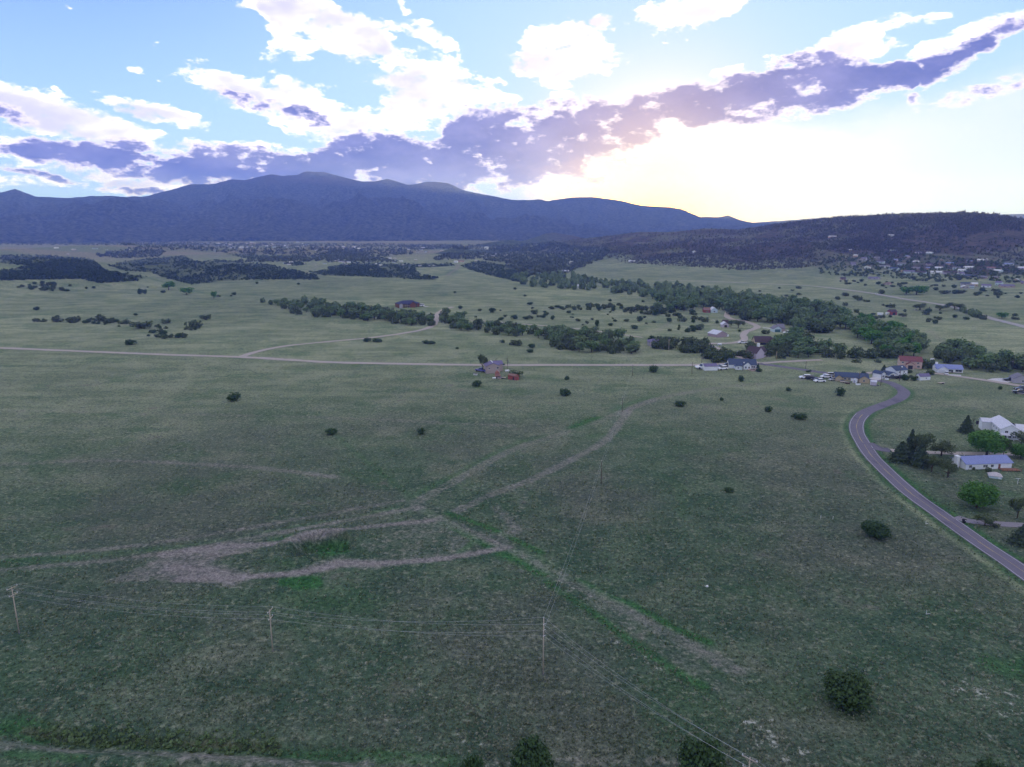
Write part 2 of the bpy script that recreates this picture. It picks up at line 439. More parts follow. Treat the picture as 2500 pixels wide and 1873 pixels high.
def area(mask, poly, strength=1.0, rlim=(0, 9e9)):
    """raise a mask inside the patch of ground that a photo polygon outlines"""
    s = in_poly(PXG, PYG, poly) & (RR > rlim[0]) & (RR < rlim[1]) & (np.abs(TT) < R(41))
    M_[mask][s] = np.maximum(M_[mask][s], strength)
# photo measurements were taken on enlarged crops: (ox, oy, scale)
def Z(crop, pts):
    ox, oy, k = crop; return [(ox + x * k, oy + y * k) for x, y in pts]
ZA, ZB, ZC = (0, 380, .4069), (800, 450, .4069), (1600, 450, .4069)
ZD, ZE, ZF = (1900, 850, .3621), (0, 1150, .5651), (1250, 1150, .5651)
ZG, ZH, ZS = (1560, 740, .1808), (2000, 590, .2260), (1400, 880, .1931)

PAVED = [(1852, 888), (1905, 895), (1966, 904), (2040, 914.5)] + Z(ZD, [(500,198),(640,215),(740,231),(805,260),(848,300),(810,343),(700,387),(592,432),(536,490),(530,560),(570,640),(640,740),(760,860),(900,985),(1080,1115),(1250,1235),(1400,1340),(1550,1440),(1657,1515)]) + [(2640, 1500), (2800, 1615)]
DIRT_ROADS = [  # path, width
    (Z(ZA, [(-300,1145),(0,1155),(500,1175),(1000,1195),(1500,1212)]) + Z(ZB, [(0,1068),(450,1078),(900,1085),(1500,1085),(2212,1085)]) + [(1760, 889), (1852, 888)], 7.0),
    (Z(ZA, [(1440,1210),(1530,1180),(1700,1145)]) + Z(ZB, [(0,945),(250,922),(450,895),(580,870),(640,838),(652,790),(690,755),(760,735)]), 6.5),
    (Z(ZB, [(790,812),(1000,825),(1300,850),(1600,880),(1890,920)]), 4.0),
    (Z(ZG, [(1200,120),(1188,180),(1250,215),(1400,240),(1530,280),(1600,322),(1550,352),(1450,385),(1410,430),(1420,490),(1350,525),(1200,545),(1000,548),(850,545),(760,540)]), 6.5),
    (Z(ZG, [(900,548),(1000,590),(1150,660),(1250,706),(1340,722)]) + [(1830, 880), (1852, 888)], 6.0),
    (Z(ZC, [(0,575),(300,583),(660,598),(900,608),(1100,628),(1300,655),(1500,690),(1700,720),(1850,750),(1950,785),(2050,815),(2212,855)]) + [(2700, 852)], 10.0),
    ([(1860, 887), (1920, 883), (2007, 879)], 5.5),
    ([(2270, 912), (2292, 913), (2350, 921), (2426, 932), (2500, 944), (2600, 962)], 6.0),
    ([(2068, 916), (2112, 912), (2148, 908), (2200, 901)], 5.0)]
TRACKS = [  # two wheel ruts worn into the grass: path, rut spacing
    ([(1113,1249),(1198,1209),(1300,1170),(1413,1113),(1480,1074),(1520,1023),(1548,995),(1639,966),(1752,947),(1865,936),(1944,929),(1978,921)], 2.6),
    ([(1017,1226),(1130,1164),(1243,1102),(1413,1045),(1548,995)], 3.0)]
for p, wdt in DIRT_ROADS: stroke('dirt', p, wdt * 0.72, .5, soft=.9)
stroke('dirt', [(1540,997),(1590,978),(1639,966),(1752,947),(1865,936),(1950,928)], 3.6, .5, soft=.9)
for p, s in TRACKS:
    tk = 1.0 if s < 3 else .85
    P = ground_path(p, 10); d = np.gradient(P[:, :2], axis=0); d /= np.linalg.norm(d, axis=1)[:, None]; nrm = np.stack((-d[:, 1], d[:, 0]), 1)
    for o in (-1, 1): stroke('dirt', None, .8, .85 * tk, pts=P[:, :2] + nrm * o * s / 2, soft=.8)
    stroke('dirt', p, 2.9, .36 * tk, soft=.9)
for p, wd, st in [
    ([(1017,1238),(1085,1271),(1175,1311),(1277,1356)], 3.0, .6), ([(1277,1356),(1413,1430),(1582,1520),(1700,1585),(1800,1640)], 3.0, .52), ([(1380,1440),(1560,1540),(1690,1630),(1800,1700)], 3.0, .36),
    (Z(ZE, [(760,470),(960,462),(1300,440),(1480,400),(1620,400),(1900,380),(2140,340),(2200,330)]), 1.7, 1.0), (Z(ZE, [(1280,440),(1480,400),(1640,402)]), 3.0, .8),
    (Z(ZE, [(700,360),(1000,325),(1200,310),(1380,265),(1600,240),(1850,215),(1900,210)]), 1.8, .9), (Z(ZE, [(740,420),(900,440),(1000,462)]), 5.0, .8),
    (Z(ZE, [(1600,330),(1800,240),(1990,250),(2050,300),(1950,360)]), 4.0, .4),
    (Z(ZB, [(780,478),(775,505),(740,530),(715,550)]), 6.0, .8), (Z(ZB, [(720,550),(900,572),(1150,580),(1300,600)]), 4.0, .6), (Z(ZB, [(640,600),(560,610),(480,620)]), 4, .4),
    (Z(ZA, [(1960,755),(1800,790),(1705,820),(1760,850),(2000,868),(2212,880)]), 4.0, .5), (Z(ZA, [(2212,770),(2060,795),(2040,815),(2100,835),(2212,835)]), 3.5, .4),
    (Z(ZA, [(1880,640),(1900,670),(1840,700),(1950,745),(2212,755)]), 6.0, .6), (Z(ZA, [(1700,930),(1660,960),(1560,990),(1200,1000),(800,985)]), 3.0, .35),
    (Z(ZC, [(1640,870),(1720,940),(1820,1000),(1860,1030)]), 4.0, .5), (Z(ZC, [(1860,1030),(2212,1060)]), 3.0, .45),
    (Z(ZG, [(520,215),(420,250),(330,330),(200,390),(0,415)]), 4.0, .45), (Z(ZB, [(2080,810),(2000,860),(1930,890)]), 3.5, .4), (Z(ZB, [(1560,790),(1450,815),(1370,840)]), 3.5, .4),
    (Z(ZB, [(1300,680),(1360,685),(1340,705)]), 3.0, .4), (Z(ZB, [(1090,645),(1000,670),(860,690)]), 3, .35), (Z(ZC, [(1880,735),(2212,760)]), 10, .4),
    ([(0, 1001), (300, 1008), (620, 1015), (900, 1024), (1250, 1040)], 2.6, .6), ([(0, 1135), (250, 1125), (600, 1140), (820, 1165)], 2.4, .62), ([(0, 1120), (250, 1112), (600, 1126)], 1.5, .25), ([(345, 1235), (350, 1190), (372, 1150)], 1.2, .25), ([(700, 955), (735, 900), (742, 880)], 2.0, .25), ([(1290, 1190), (1250, 1290), (1190, 1400), (1080, 1470)], 1.4, .3), ([(1420, 1210), (1370, 1290), (1330, 1310)], 1.3, .3), ([(1950, 915), (1500, 905), (1200, 900)], 2.5, .2),
    ([(0, 1392), (350, 1358), (700, 1296), (1010, 1240)], 1.7, .66), ([(0, 1362), (350, 1330), (700, 1272), (980, 1222)], 1.7, .62), ([(2240, 1190), (1900, 1180), (1600, 1330)], 2.0, .15),
    ([(0, 1816), (141, 1820), (339, 1828), (600, 1846), (900, 1868)], 2.4, .5), ([(1210, 1240), (1260, 1290), (1220, 1310)], 3.0, .5),
    ([(1952, 920), (2010, 928), (2080, 936), (2130, 942)], 5.0, .5), ([(2200, 930), (2280, 933)], 5, .35), ([(2160, 918), (2230, 906), (2290, 908)], 5.0, .6)]:
    stroke('dirt', p, wd, st, soft=.75)
area('dirt', Z(ZE, [(560,430),(740,350),(1190,312),(1100,345),(950,370),(900,400),(960,452),(900,478),(760,470),(420,490)]), .55)
area('dirt', [(900,1870),(900,1840),(1200,1850),(1500,1840),(1680,1850),(1700,1880),(900,1890)], .3)
area('dirt', Z(ZE, [(1580,320),(1800,245),(1980,255),(2030,300),(1950,365),(1640,385)]), .38)
for p, wd, st in [
    ([(1034,1246),(1158,1314),(1250,1359),(1323,1387)], 2.0, 1.0), ([(1230,1345),(1290,1370),(1323,1390)], 4.2, 1.0), ([(1091,1252),(1187,1286),(1250,1314),(1323,1350)], 1.5, .85),
    (Z(ZF, [(130,420),(200,455),(300,480),(400,540),(500,570),(560,600),(650,650),(700,680),(850,740)]), 1.6, .85), (Z(ZF, [(150,480),(350,610),(450,690),(700,860),(830,930)]), 1.7, .72),
    ([(1020,1205),(1130,1150),(1243,1090),(1330,1062)], 3.0, .48), (Z(ZS, [(0,860),(150,780),(330,730)]), 4.5, .8), (Z(ZS, [(480,640),(650,570),(880,490),(1100,440)]), 3.5, .55), (Z(ZS, [(230,960),(330,930),(420,940)]), 4.0, .5), (Z(ZS, [(500,960),(620,910),(800,940)]), 3.0, .4),
    ([(814,1057),(900,1130),(1017,1222)], 2.2, .42), (Z(ZE, [(0,385),(350,372),(600,345),(1000,300),(1200,255),(1500,205),(1700,160)]), 2.2, .5), (Z(ZE, [(0,420),(600,330),(1100,265)]), 6.0, .25),
    (Z(ZE, [(1180,300),(1240,285)]), 2.5, .6), (Z(ZE, [(1620,235),(1740,210)]), 1.4, .6), (Z(ZE, [(1980,360),(2040,310),(2060,290)]), 1.6, .8), (Z(ZE, [(860,410),(930,420)]), 1.0, .5), (Z(ZE, [(1100,400),(1200,390),(1300,420)]), 2.0, .45),
    ([(0, 1765), (50, 1762), (100, 1790)], 2.6, .7), ([(100, 1790), (186, 1800), (396, 1806), (678, 1816)], 2.0, .45), ([(690, 1828), (780, 1830), (860, 1832), (960, 1850), (1100, 1860)], 2.0, .62), ([(20, 1840), (120, 1845), (200, 1848)], 1.6, .6),
    (Z(ZB, [(0,1078),(400,1086),(720,1095)]), 5.0, .55), (Z(ZB, [(1240,1095),(1400,1098),(1600,1098)]), 4.0, .7), (Z(ZA, [(900,730),(1000,770),(1250,830),(1600,865)]), 9, .55), (Z(ZB, [(720,545),(760,510)]), 12, .6),
    (Z(ZB, [(0,725),(200,735)]), 8, .3), (Z(ZC, [(660,598),(950,605)]), 10, .4), (Z(ZC, [(500,600),(700,615),(900,608)]), 14, .35), (Z(ZC, [(690,1075),(850,1080)]), 4, .8),
    ([(2420,1620),(2480,1640),(2520,1620)], 4.5, .6), ([(1950,1700),(2050,1730)], 8, .25), ([(2240,1180),(2340,1245),(2390,1250)], 5, .4), ([(2400,1205),(2470,1205)], 5, .5), ([(1590,1150),(1660,1190),(1665,1260)], 3.0, .35)]:
    stroke('lush', p, wd, st, soft=.8)
area('lush', Z(ZE, [(1190,470),(1290,448),(1390,455),(1400,500),(1300,515),(1200,495)]), .9)
area('lush', Z(ZE, [(1330,348),(1400,338),(1500,320),(1520,350),(1400,372)]), .95)
area('lush', Z(ZE, [(1100,520),(1500,490),(1750,560),(1600,620),(1250,600)]), .35)
PP = ground_path(PAVED, 10); dP = np.gradient(PP[:, :2], axis=0); dP /= np.linalg.norm(dP, axis=1)[:, None]; nP = np.stack((-dP[:, 1], dP[:, 0]), 1)
for o, wd, st in ((4.6, 1.8, .8), (-4.6, 1.8, .65)): stroke('lush', None, wd, st, pts=PP[:, :2] + nP * o, soft=.8)
stroke('dry', None, 1.2, .7, pts=PP[40:, :2] + nP[40:] * -7.0, soft=.9)
for p, wd, st in [([(1290,1400),(1350,1440),(1440,1480)], 4, .7), ([(1500,1550),(1560,1590),(1620,1630)], 3.0, .8), (Z(ZF, [(1060,1110),(1100,1170),(1200,1220)]), 4, 1.0), (Z(ZF, [(2000,960),(2100,980),(2160,1010)]), 5, 1.0),
    (Z(ZF, [(1850,1050),(2000,1100)]), 7, .5), (Z(ZF, [(1700,430),(1900,480),(2100,560)]), 14, .35), (Z(ZF, [(1800,720),(1950,810)]), 7, .4), (Z(ZF, [(2100,700),(2212,720)]), 6, .6), (Z(ZF, [(1300,1000),(1700,1050),(2000,1150)]), 16, .35), (Z(ZE, [(1550,1000),(1900,1050),(2212,1080)]), 14, .4), (Z(ZE, [(1850,740),(2000,780)]), 8, .4), (Z(ZE, [(2050,1180),(2150,1240)]), 5, .6), (Z(ZF, [(250,920),(350,990),(420,970)]), 3.0, .5)]:
    stroke('pale', p, wd * 1.3, st * .62, soft=.95)
M_['ditch'] = np.zeros(GX.shape, np.float32)
stroke('ditch', [(-60, 1770), (0, 1772), (102, 1791), (186, 1805), (396, 1811), (678, 1822), (860, 1832)], 2.4, 1.0, soft=.9)
stroke('lush', [(102, 1791), (186, 1805), (396, 1811), (678, 1822)], 1.6, .5, soft=.9)
GZ -= 1.7 * M_.pop('ditch')
area('scrub', [(712,1327),(745,1303),(800,1295),(848,1300),(864,1318),(800,1314),(745,1322)], .8)  # pit's upper wall: shade and dark soil painted in with the scrub colours
area('lush', [(733,1330),(800,1318),(856,1320),(850,1340),(790,1352),(745,1347)], 1.0)
M_['pale'][in_poly(PXG, PYG, [(700,1290),(870,1290),(870,1356),(700,1356)]) & (np.abs(TT) < R(41))] = 0
stroke('scrub', [(60, 1782), (102, 1792), (186, 1806), (396, 1812), (678, 1823)], 1.1, .75, soft=.9)
# scrub, woods and fields further off
SCRUB = [Z(ZA, [(0,600),(200,595),(450,605),(560,625),(600,660),(640,690),(900,730),(870,750),(600,765),(480,740),(250,745),(0,750),(0,690),(180,665),(100,655),(0,650)]),
    Z(ZA, [(640,660),(800,625),(1100,600),(1200,640),(1300,625),(1450,640),(1600,650),(1900,720),(1920,745),(1500,745),(1150,775),(1000,740),(900,700),(760,695)]),
    Z(ZA, [(1850,700),(1950,680),(2212,660),(2212,725),(1950,722)]), Z(ZA, [(1700,650),(1780,635),(1840,655),(1760,665)]), Z(ZA, [(1350,590),(1600,600),(1820,605),(1830,625),(1500,625)]),
    Z(ZB, [(0,500),(150,470),(400,480),(750,475),(760,490),(620,500),(520,500),(560,545),(670,560),(650,580),(400,565),(200,555),(0,545)]),
    Z(ZB, [(800,490),(900,460),(1100,490),(1250,530),(1150,590),(960,545),(850,515)])]
for p in SCRUB: area('scrub', p, .6)
M_['scrub'] = np.maximum(M_['scrub'], (sstep(4, 22, ridge(GX, GY)) * (0.55 + 0.45 * sstep(-.2, .5, fbm2d(GX, GY, 90, 4, 21)))).astype(np.float32) * (np.abs(TT) < R(75)))
for (hx, hy, h, rx, rd, th) in _H[15:20]:
    M_['scrub'] = np.maximum(M_['scrub'], (np.exp(-(((GX - hx) / rx) ** 2 + ((GY - hy) / rd) ** 2) * .9) > .25).astype(np.float32) * .9)
M_['field'] = (sstep(1900, 3200, RR) * (1 - M_['scrub'])).astype(np.float32)
M_['dry'] = np.maximum(M_['dry'], (sstep(210, 620, RR) * (0.7 + 0.3 * fbm2d(GX, GY, 220, 4, 31))).astype(np.float32))
for k in M_:
    v = np.clip(M_[k], 0, 1)
    for _ in range(2):
        v[1:-1] = (v[:-2] + 2 * v[1:-1] + v[2:]) / 4; v[:, 1:-1] = (v[:, :-2] + 2 * v[:, 1:-1] + v[:, 2:]) / 4
    M_[k] = v
for k in ('lush',):
    v = M_[k]
    for _ in range(1):
        v[1:-1] = (v[:-2] + 2 * v[1:-1] + v[2:]) / 4; v[:, 1:-1] = (v[:, :-2] + 2 * v[:, 1:-1] + v[:, 2:]) / 4

# ------------------------------------------------------------------ materials
def mat(name):
    m = bpy.data.materials.new(name); m.use_nodes = True; t = m.node_tree; t.nodes.clear()
    k = NT(t); out = k.n('ShaderNodeOutputMaterial'); b = k.n('ShaderNodeBsdfPrincipled')
    t.links.new(b.outputs[0], out.inputs[0]); b.inputs['Roughness'].default_value = .9; b.inputs['Specular IOR Level'].default_value = .2
    return m, k, b, out
def A(k, name):
    o = k.n('ShaderNodeAttribute', attribute_name=name); return o.outputs['Fac']
def POS(k): return k.n('ShaderNodeNewGeometry').outputs['Position']
def OBJ(k): return k.n('ShaderNodeTexCoord').outputs['Object']

def ground_material():
    m, k, b, out = mat('pasture'); p = POS(k)
    px = k.vm('MULTIPLY', p, (1, 1, 1))
    big = k.noise(px, 0.011, 5, .6); mid = k.noise(px, 0.07, 5, .65); small = k.noise(px, 0.45, 5, .7); tiny = k.noise(px, 2.2, 3, .7)
    # thin bands of different grasses that run along the slope
    st = k.noise(k.vm('MULTIPLY', p, (.35, 1.0, 0)), 0.05, 5, .65)
    g1 = k.mix(k.ss(mid, .38, .64), GREEN_A, GREEN_B)
    g1 = k.mix(k.ss(big, .44, .60, 0, .5), g1, BROWN_A)
    dry = k.mix(k.ss(k.m('ADD', k.m('MULTIPLY', st, .75), k.m('MULTIPLY', k.noise(k.vm('MULTIPLY', p, (.12, 1.0, 0)), .11, 4, .6), .25)), .42, .58), DRY_A, DRY_B)
    dry = k.mix(k.ss(big, .47, .62, 0, .6), dry, DRY_G)
    c = k.mix(k.m('MULTIPLY', A(k, 'dry'), .92), g1, dry)
    c = k.mix(k.ss(k.noise(px, .024, 6, .62), .5, .66, 0, .5), c, k.mix(A(k, 'dry'), (.175, .180, .125), DRY_B))
    c = k.mix(k.ss(k.noise(k.vm('ADD', px, (513, 77, 0)), .03, 6, .62), .52, .64, 0, .5), c, k.mix(A(k, 'dry'), (.050, .100, .046), (.120, .195, .095)))
    c = k.mix(k.ss(small, .52, .66, 0, .40), c, STRAW)
    c = k.mix(k.ss(small, .46, .34, 0, .45), c, DARKG)
    # breaks of bare earth
    c = k.mix(k.m('MULTIPLY', k.ss(k.m('ADD', k.m('MULTIPLY', mid, .6), k.m('MULTIPLY', st, .4)), .57, .68), .5), c, EARTH)
    rag = k.m('MULTIPLY', k.m('SUBTRACT', k.m('ADD', k.m('MULTIPLY', small, .6), k.m('MULTIPLY', mid, .4)), .5), 1.6)
    pl = k.ss(k.m('ADD', k.m('MULTIPLY', A(k, 'pale'), .8), k.m('MULTIPLY', k.m('SUBTRACT', small, .5), 2.4)), .5, .85)
    c = k.mix(k.m('MULTIPLY', pl, k.ss(A(k, 'pale'), 0, .2)), c, SAGE)
    fl = k.mix(k.ss(k.noise(k.vm('MULTIPLY', p, (.3, 1, 0)), .006, 4, .55), .42, .6), FIELD_A, FIELD_B)
    c = k.mix(A(k, 'field'), c, fl)
    lu = k.m('MULTIPLY', k.ss(k.m('ADD', A(k, 'lush'), k.m('MULTIPLY', rag, A(k, 'lush'))), .12, .95), .9)
    c = k.mix(lu, c, k.mix(k.ss(small, .35, .65), LUSH_A, LUSH_B))
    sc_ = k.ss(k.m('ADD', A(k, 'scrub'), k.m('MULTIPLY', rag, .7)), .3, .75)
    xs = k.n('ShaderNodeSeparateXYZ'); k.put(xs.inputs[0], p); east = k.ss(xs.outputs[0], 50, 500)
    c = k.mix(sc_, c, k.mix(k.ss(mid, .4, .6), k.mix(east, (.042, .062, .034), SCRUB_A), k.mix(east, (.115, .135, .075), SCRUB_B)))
    di = k.m('MULTIPLY', k.ss(k.m('ADD', A(k, 'dirt'), k.m('MULTIPLY', rag, .95)), .16, 1.0), .85)
    di = k.m('MULTIPLY', di, k.ss(A(k, 'dirt'), 0.02, .2))
    c = k.mix(di, c, k.mix(mid, DIRT_A, DIRT_B))
    v = k.n('ShaderNodeHueSaturation'); k.put(v.inputs['Color'], c); k.put(v.inputs['Value'], k.ss(k.m('ADD', k.m('MULTIPLY', tiny, .6), k.m('MULTIPLY', k.noise(px, .9, 3, .6), .4)), .35, .65, .42, 1.58, 'LINEAR'))
    k.put(b.inputs['Base Color'], v.outputs[0])
    b.inputs['Roughness'].default_value = 1.0; b.inputs['Specular IOR Level'].default_value = 0.0
    bp = k.n('ShaderNodeBump'); bp.inputs['Strength'].default_value = .9; bp.inputs['Distance'].default_value = .5
    k.put(bp.inputs['Height'], k.m('ADD', small, k.m('MULTIPLY', tiny, .35))); k.t.links.new(bp.outputs[0], b.inputs['Normal'])
    return m
GREEN_A, GREEN_B, BROWN_A = (.052, .092, .054), (.095, .138, .080), (.112, .110, .092)
DRY_A, DRY_B, DRY_G = (.245, .278, .152), (.392, .412, .248), (.180, .250, .124)
STRAW, DARKG, EARTH, SAGE = (.28, .275, .19), (.036, .062, .034), (.165, .130, .118), (.34, .35, .29)
FIELD_A, FIELD_B = (.24, .22, .165), (.18, .21, .13)
LUSH_A, LUSH_B = (.028, .098, .028), (.052, .150, .046)
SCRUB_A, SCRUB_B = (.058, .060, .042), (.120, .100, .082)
DIRT_A, DIRT_B = (.215, .190, .172), (.315, .275, .25)
nr, nt = GX.shape
fi = np.arange(nr * nt).reshape(nr, nt)
j2 = np.roll(fi, -1, axis=1)
quads = np.stack((fi[:-1], fi[1:], j2[1:], j2[:-1]), -1).reshape(-1, 4)[:, ::-1]
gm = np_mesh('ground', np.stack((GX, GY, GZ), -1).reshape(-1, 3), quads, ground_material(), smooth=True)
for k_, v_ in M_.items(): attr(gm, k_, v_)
ground = link(bpy.data.objects.new('ground', gm)); tag(ground, kind='structure')

# mountains beyond the valley
CRX = np.array([-900, -500, -200, 0, 37, 85, 158, 226, 271, 322, 362, 463, 525, 559, 599, 622, 661, 695, 723, 746, 797, 836, 881, 915, 946, 994, 1045, 1091, 1124, 1187, 1250, 1301, 1315, 1335, 1391, 1445, 1499, 1566, 1634, 1662, 1708, 1761, 1778, 1804, 1838, 1900, 2000, 2200, 2600, 3200])
CRY = np.array([500, 470, 478, 470, 462, 479, 483, 480, 478, 485, 477.5, 451, 449, 438.5, 439.6, 434, 425, 429.5, 427, 419, 421, 433, 443.6, 442.5, 436, 452, 445, 447.5, 462, 476, 488, 489, 486, 491.6, 483, 481, 487, 502, 506, 510, 529.5, 530, 525.5, 537, 544, 540, 532, 530, 520, 510])
CA, CE = azel(CRX, CRY)
FX = np.array([-900, -200, 0, 120, 280, 330, 500, 620, 760, 900, 1000, 1100, 1250, 1500, 1700, 1900, 2600, 3200])
FY = np.array([535, 525, 519, 512, 499, 497, 507, 505, 520, 492, 500, 520, 545, 552, 558, 565, 570, 570])
FA, FE = azel(FX, FY)
mth = np.concatenate((np.linspace(R(-95), R(-41), 90, endpoint=False), np.linspace(R(-41), R(41), 560), np.linspace(R(41), R(95), 91)[1:]))
mr = np.concatenate((np.linspace(5200, 7600, 60), np.linspace(7640, 10800, 80), np.linspace(10900, 12300, 12)))
MT, MR = np.meshgrid(mth, mr)
MX, MY = MR * np.sin(MT), MR * np.cos(MT)
RCM, RF = 10000.0, 7500.0
base_r = 6000 + 420 * fbm2d(MT * 3000, MT * 0, 500, 3, 8)
zc = CAMH + RCM * np.tan(np.interp(MT, CA, CE)); zf = CAMH + RF * np.tan(np.interp(MT, FA, FE))
t1 = np.clip((MR - base_r) / (RF - base_r), 0, 1)
front = zf * (0.25 * t1 + 0.75 * t1 ** 1.3)
t2 = np.clip((MR - RF) / (RCM - RF), 0, 1)
back = zf + (zc - zf) * (0.35 * t2 + 0.65 * sstep(0, 1, t2)) - 120 * np.sin(np.pi * t2) * sstep(30, 330, zc - zf)
MZ = np.where(MR < RF, front, np.where(MR < RCM, back, zc * (1 - 0.9 * sstep(0, 1, (MR - RCM) / 2400))))
env = np.sin(np.pi * np.clip((MR - base_r) / (RCM - base_r), 0, 1)) ** .7
spur = ridged(MT * 9000 + fbm2d(MX, MY, 900, 3, 12) * 260, MR * .35, 620, 5, 14) - .62
MZ = MZ + env * spur * 360 * np.clip(zc / 600, .25, 1.2) + env * fbm2d(MX, MY, 240, 4, 17) * 45 - 25 * (MR < base_r + 150)
CRG = sstep(RCM - 500, RCM, MR) * (1 - sstep(RCM, RCM + 700, MR))
MZ = MZ + CRG * fbm2d(MX, MY, 70, 3, 19) * 7
def mountain_material():
    m, k, b, out = mat('mountain_slope'); p = POS(k)
    n1 = k.noise(p, .0035, 6, .65); n2 = k.noise(p, .03, 5, .7)
    c = k.mix(k.ss(n2, .38, .62), (.012, .024, .022), (.135, .145, .112))
    c = k.mix(k.ss(k.m('ADD', k.m('MULTIPLY', n1, .6), k.m('MULTIPLY', n2, .4)), .56, .66, 0, .75), c, (.19, .18, .165))
    z = k.n('ShaderNodeSeparateXYZ'); k.put(z.inputs[0], p)
    c = k.mix(k.m('MULTIPLY', k.ss(z.outputs[2], 560, 720), k.ss(n1, .42, .58)), c, (.11, .10, .085))
    k.put(b.inputs['Base Color'], c); b.inputs['Roughness'].default_value = 1; b.inputs['Specular IOR Level'].default_value = 0
    bp = k.n('ShaderNodeBump'); bp.inputs['Strength'].default_value = 1; bp.inputs['Distance'].default_value = 45
    k.put(bp.inputs['Height'], n2); k.t.links.new(bp.outputs[0], b.inputs['Normal'])
    return m
fi = np.arange(MX.size).reshape(MX.shape)
mq = np.stack((fi[:-1, :-1], fi[1:, :-1], fi[1:, 1:], fi[:-1, 1:]), -1).reshape(-1, 4)[:, ::-1]
mm = np_mesh('mountain', np.stack((MX, MY, MZ), -1).reshape(-1, 3), mq, mountain_material(), smooth=True)
mountain = link(bpy.data.objects.new('mountain_range', mm)); tag(mountain, kind='structure')

# ------------------------------------------------------------------ haze
hm = bpy.data.materials.new('haze'); hm.use_nodes = True; hm.node_tree.nodes.clear()
hk = NT(hm.node_tree); vo = hk.n('ShaderNodeVolumePrincipled'); ho = hk.n('ShaderNodeOutputMaterial')
vo.inputs['Color'].default_value = HAZE_COLOR; vo.inputs['Absorption Color'].default_value = (1, 1, 1, 1)
vo.inputs['Density'].default_value = HAZE_DENSITY; vo.inputs['Anisotropy'].default_value = HAZE_G
hm.node_tree.links.new(vo.outputs[0], ho.inputs['Volume'])
hv = [(x, y, z) for x in (-13000, 13000) for y in (-13000, 13000) for z in (-60, 930)]
hf = [(0, 1, 3, 2), (4, 6, 7, 5), (0, 4, 5, 1), (2, 3, 7, 6), (0, 2, 6, 4), (1, 5, 7, 3)]
haze = link(bpy.data.objects.new('haze', np_mesh('haze', hv, hf, hm))); tag(haze, kind='stuff')
# ------------------------------------------------------------------ surface materials
def paint(name, col, rough=.6, spec=.3, var=.12, scale=1.5, stretch=(1, 1, 1)):
    m, k, b, out = mat(name)
    n = k.noise(k.vm('MULTIPLY', OBJ(k), stretch), scale, 4, .6)
    k.put(b.inputs['Base Color'], k.mix(n, tuple(c * (1 - var) for c in col), tuple(min(1, c * (1 + var)) for c in col)))
    b.inputs['Roughness'].default_value = rough; b.inputs['Specular IOR Level'].default_value = spec
    return m
def siding(name, col):
    m, k, b, out = mat(name); p = OBJ(k)
    n = k.noise(p, .9, 4, .6)
    wv = k.n('ShaderNodeTexWave', wave_type='BANDS', bands_direction='Z', wave_profile='SAW'); k.put(wv.inputs['Vector'], p); wv.inputs['Scale'].default_value = 1.6
    k.put(b.inputs['Base Color'], k.mix(n, tuple(c * .9 for c in col), tuple(min(1, c * 1.06) for c in col)))
    bp = k.n('ShaderNodeBump'); bp.inputs['Strength'].default_value = .35; bp.inputs['Distance'].default_value = .03
    k.put(bp.inputs['Height'], wv.outputs['Fac']); k.t.links.new(bp.outputs[0], b.inputs['Normal'])
    b.inputs['Roughness'].default_value = .6; return m
def shingle(name, col, rough=.85):
    m, k, b, out = mat(name); p = OBJ(k)
    br = k.n('ShaderNodeTexBrick'); k.put(br.inputs['Vector'], p); br.inputs['Scale'].default_value = 1.4
    br.inputs['Color1'].default_value = (*[c * .85 for c in col], 1); br.inputs['Color2'].default_value = (*[min(1, c * 1.15) for c in col], 1); br.inputs['Mortar'].default_value = (*[c * .7 for c in col], 1)
    k.put(b.inputs['Base Color'], k.mix(k.ss(k.noise(p, .6, 4, .6), .3, .7, 0, .5), br.outputs[0], tuple(c * .8 for c in col)))
    b.inputs['Roughness'].default_value = rough; return m
def leaf_mat(name, a, b_, c_):
    m, k, b, out = mat(name)
    oi = k.n('ShaderNodeObjectInfo').outputs['Random']
    col = k.mix(A(k, 'tone'), a, b_)
    col = k.mix(k.m('MULTIPLY', oi, .55), col, c_)
    k.put(b.inputs['Base Color'], col); b.inputs['Roughness'].default_value = .7; b.inputs['Specular IOR Level'].default_value = .25
    tr = k.n('ShaderNodeBsdfTranslucent'); k.put(tr.inputs[0], col); mx = k.n('ShaderNodeMixShader'); mx.inputs[0].default_value = .25
    k.t.links.new(b.outputs[0], mx.inputs[1]); k.t.links.new(tr.outputs[0], mx.inputs[2]); k.t.links.new(mx.outputs[0], out.inputs[0])
    return m
L_JUN = leaf_mat('juniper_leaf', (.024, .062, .022), (.075, .138, .045), (.060, .105, .034))
L_COT = leaf_mat('cottonwood_leaf', (.080, .150, .056), (.190, .290, .105), (.190, .235, .125))
L_OAK = leaf_mat('oak_leaf', (.054, .088, .036), (.125, .172, .068), (.100, .122, .060))
L_BRI = leaf_mat('bright_leaf', (.050, .150, .022), (.115, .270, .045), (.090, .210, .040))
L_HIL = leaf_mat('hill_oak_leaf', (.030, .058, .026), (.085, .125, .060), (.050, .085, .040))
L_PIN = leaf_mat('pine_needle', (0.032, 0.063, 0.035), (0.081, 0.119, 0.063), (0.060, 0.088, 0.045))
L_SCR = leaf_mat('scrub_leaf', (0.046, 0.068, 0.038), (0.133, 0.162, 0.091), (0.114, 0.095, 0.068))
L_GRS = leaf_mat('grass_blade', (0.120, 0.175, 0.085), (0.500, 0.500, 0.380), (0.200, 0.200, 0.140))
BARK = paint('bark', (.10, .075, .055), .9, .1, .3, 6)
WOODP = paint('pole_wood', (.44, .37, .29), .85, .1, .2, 3, (1, 1, .2))
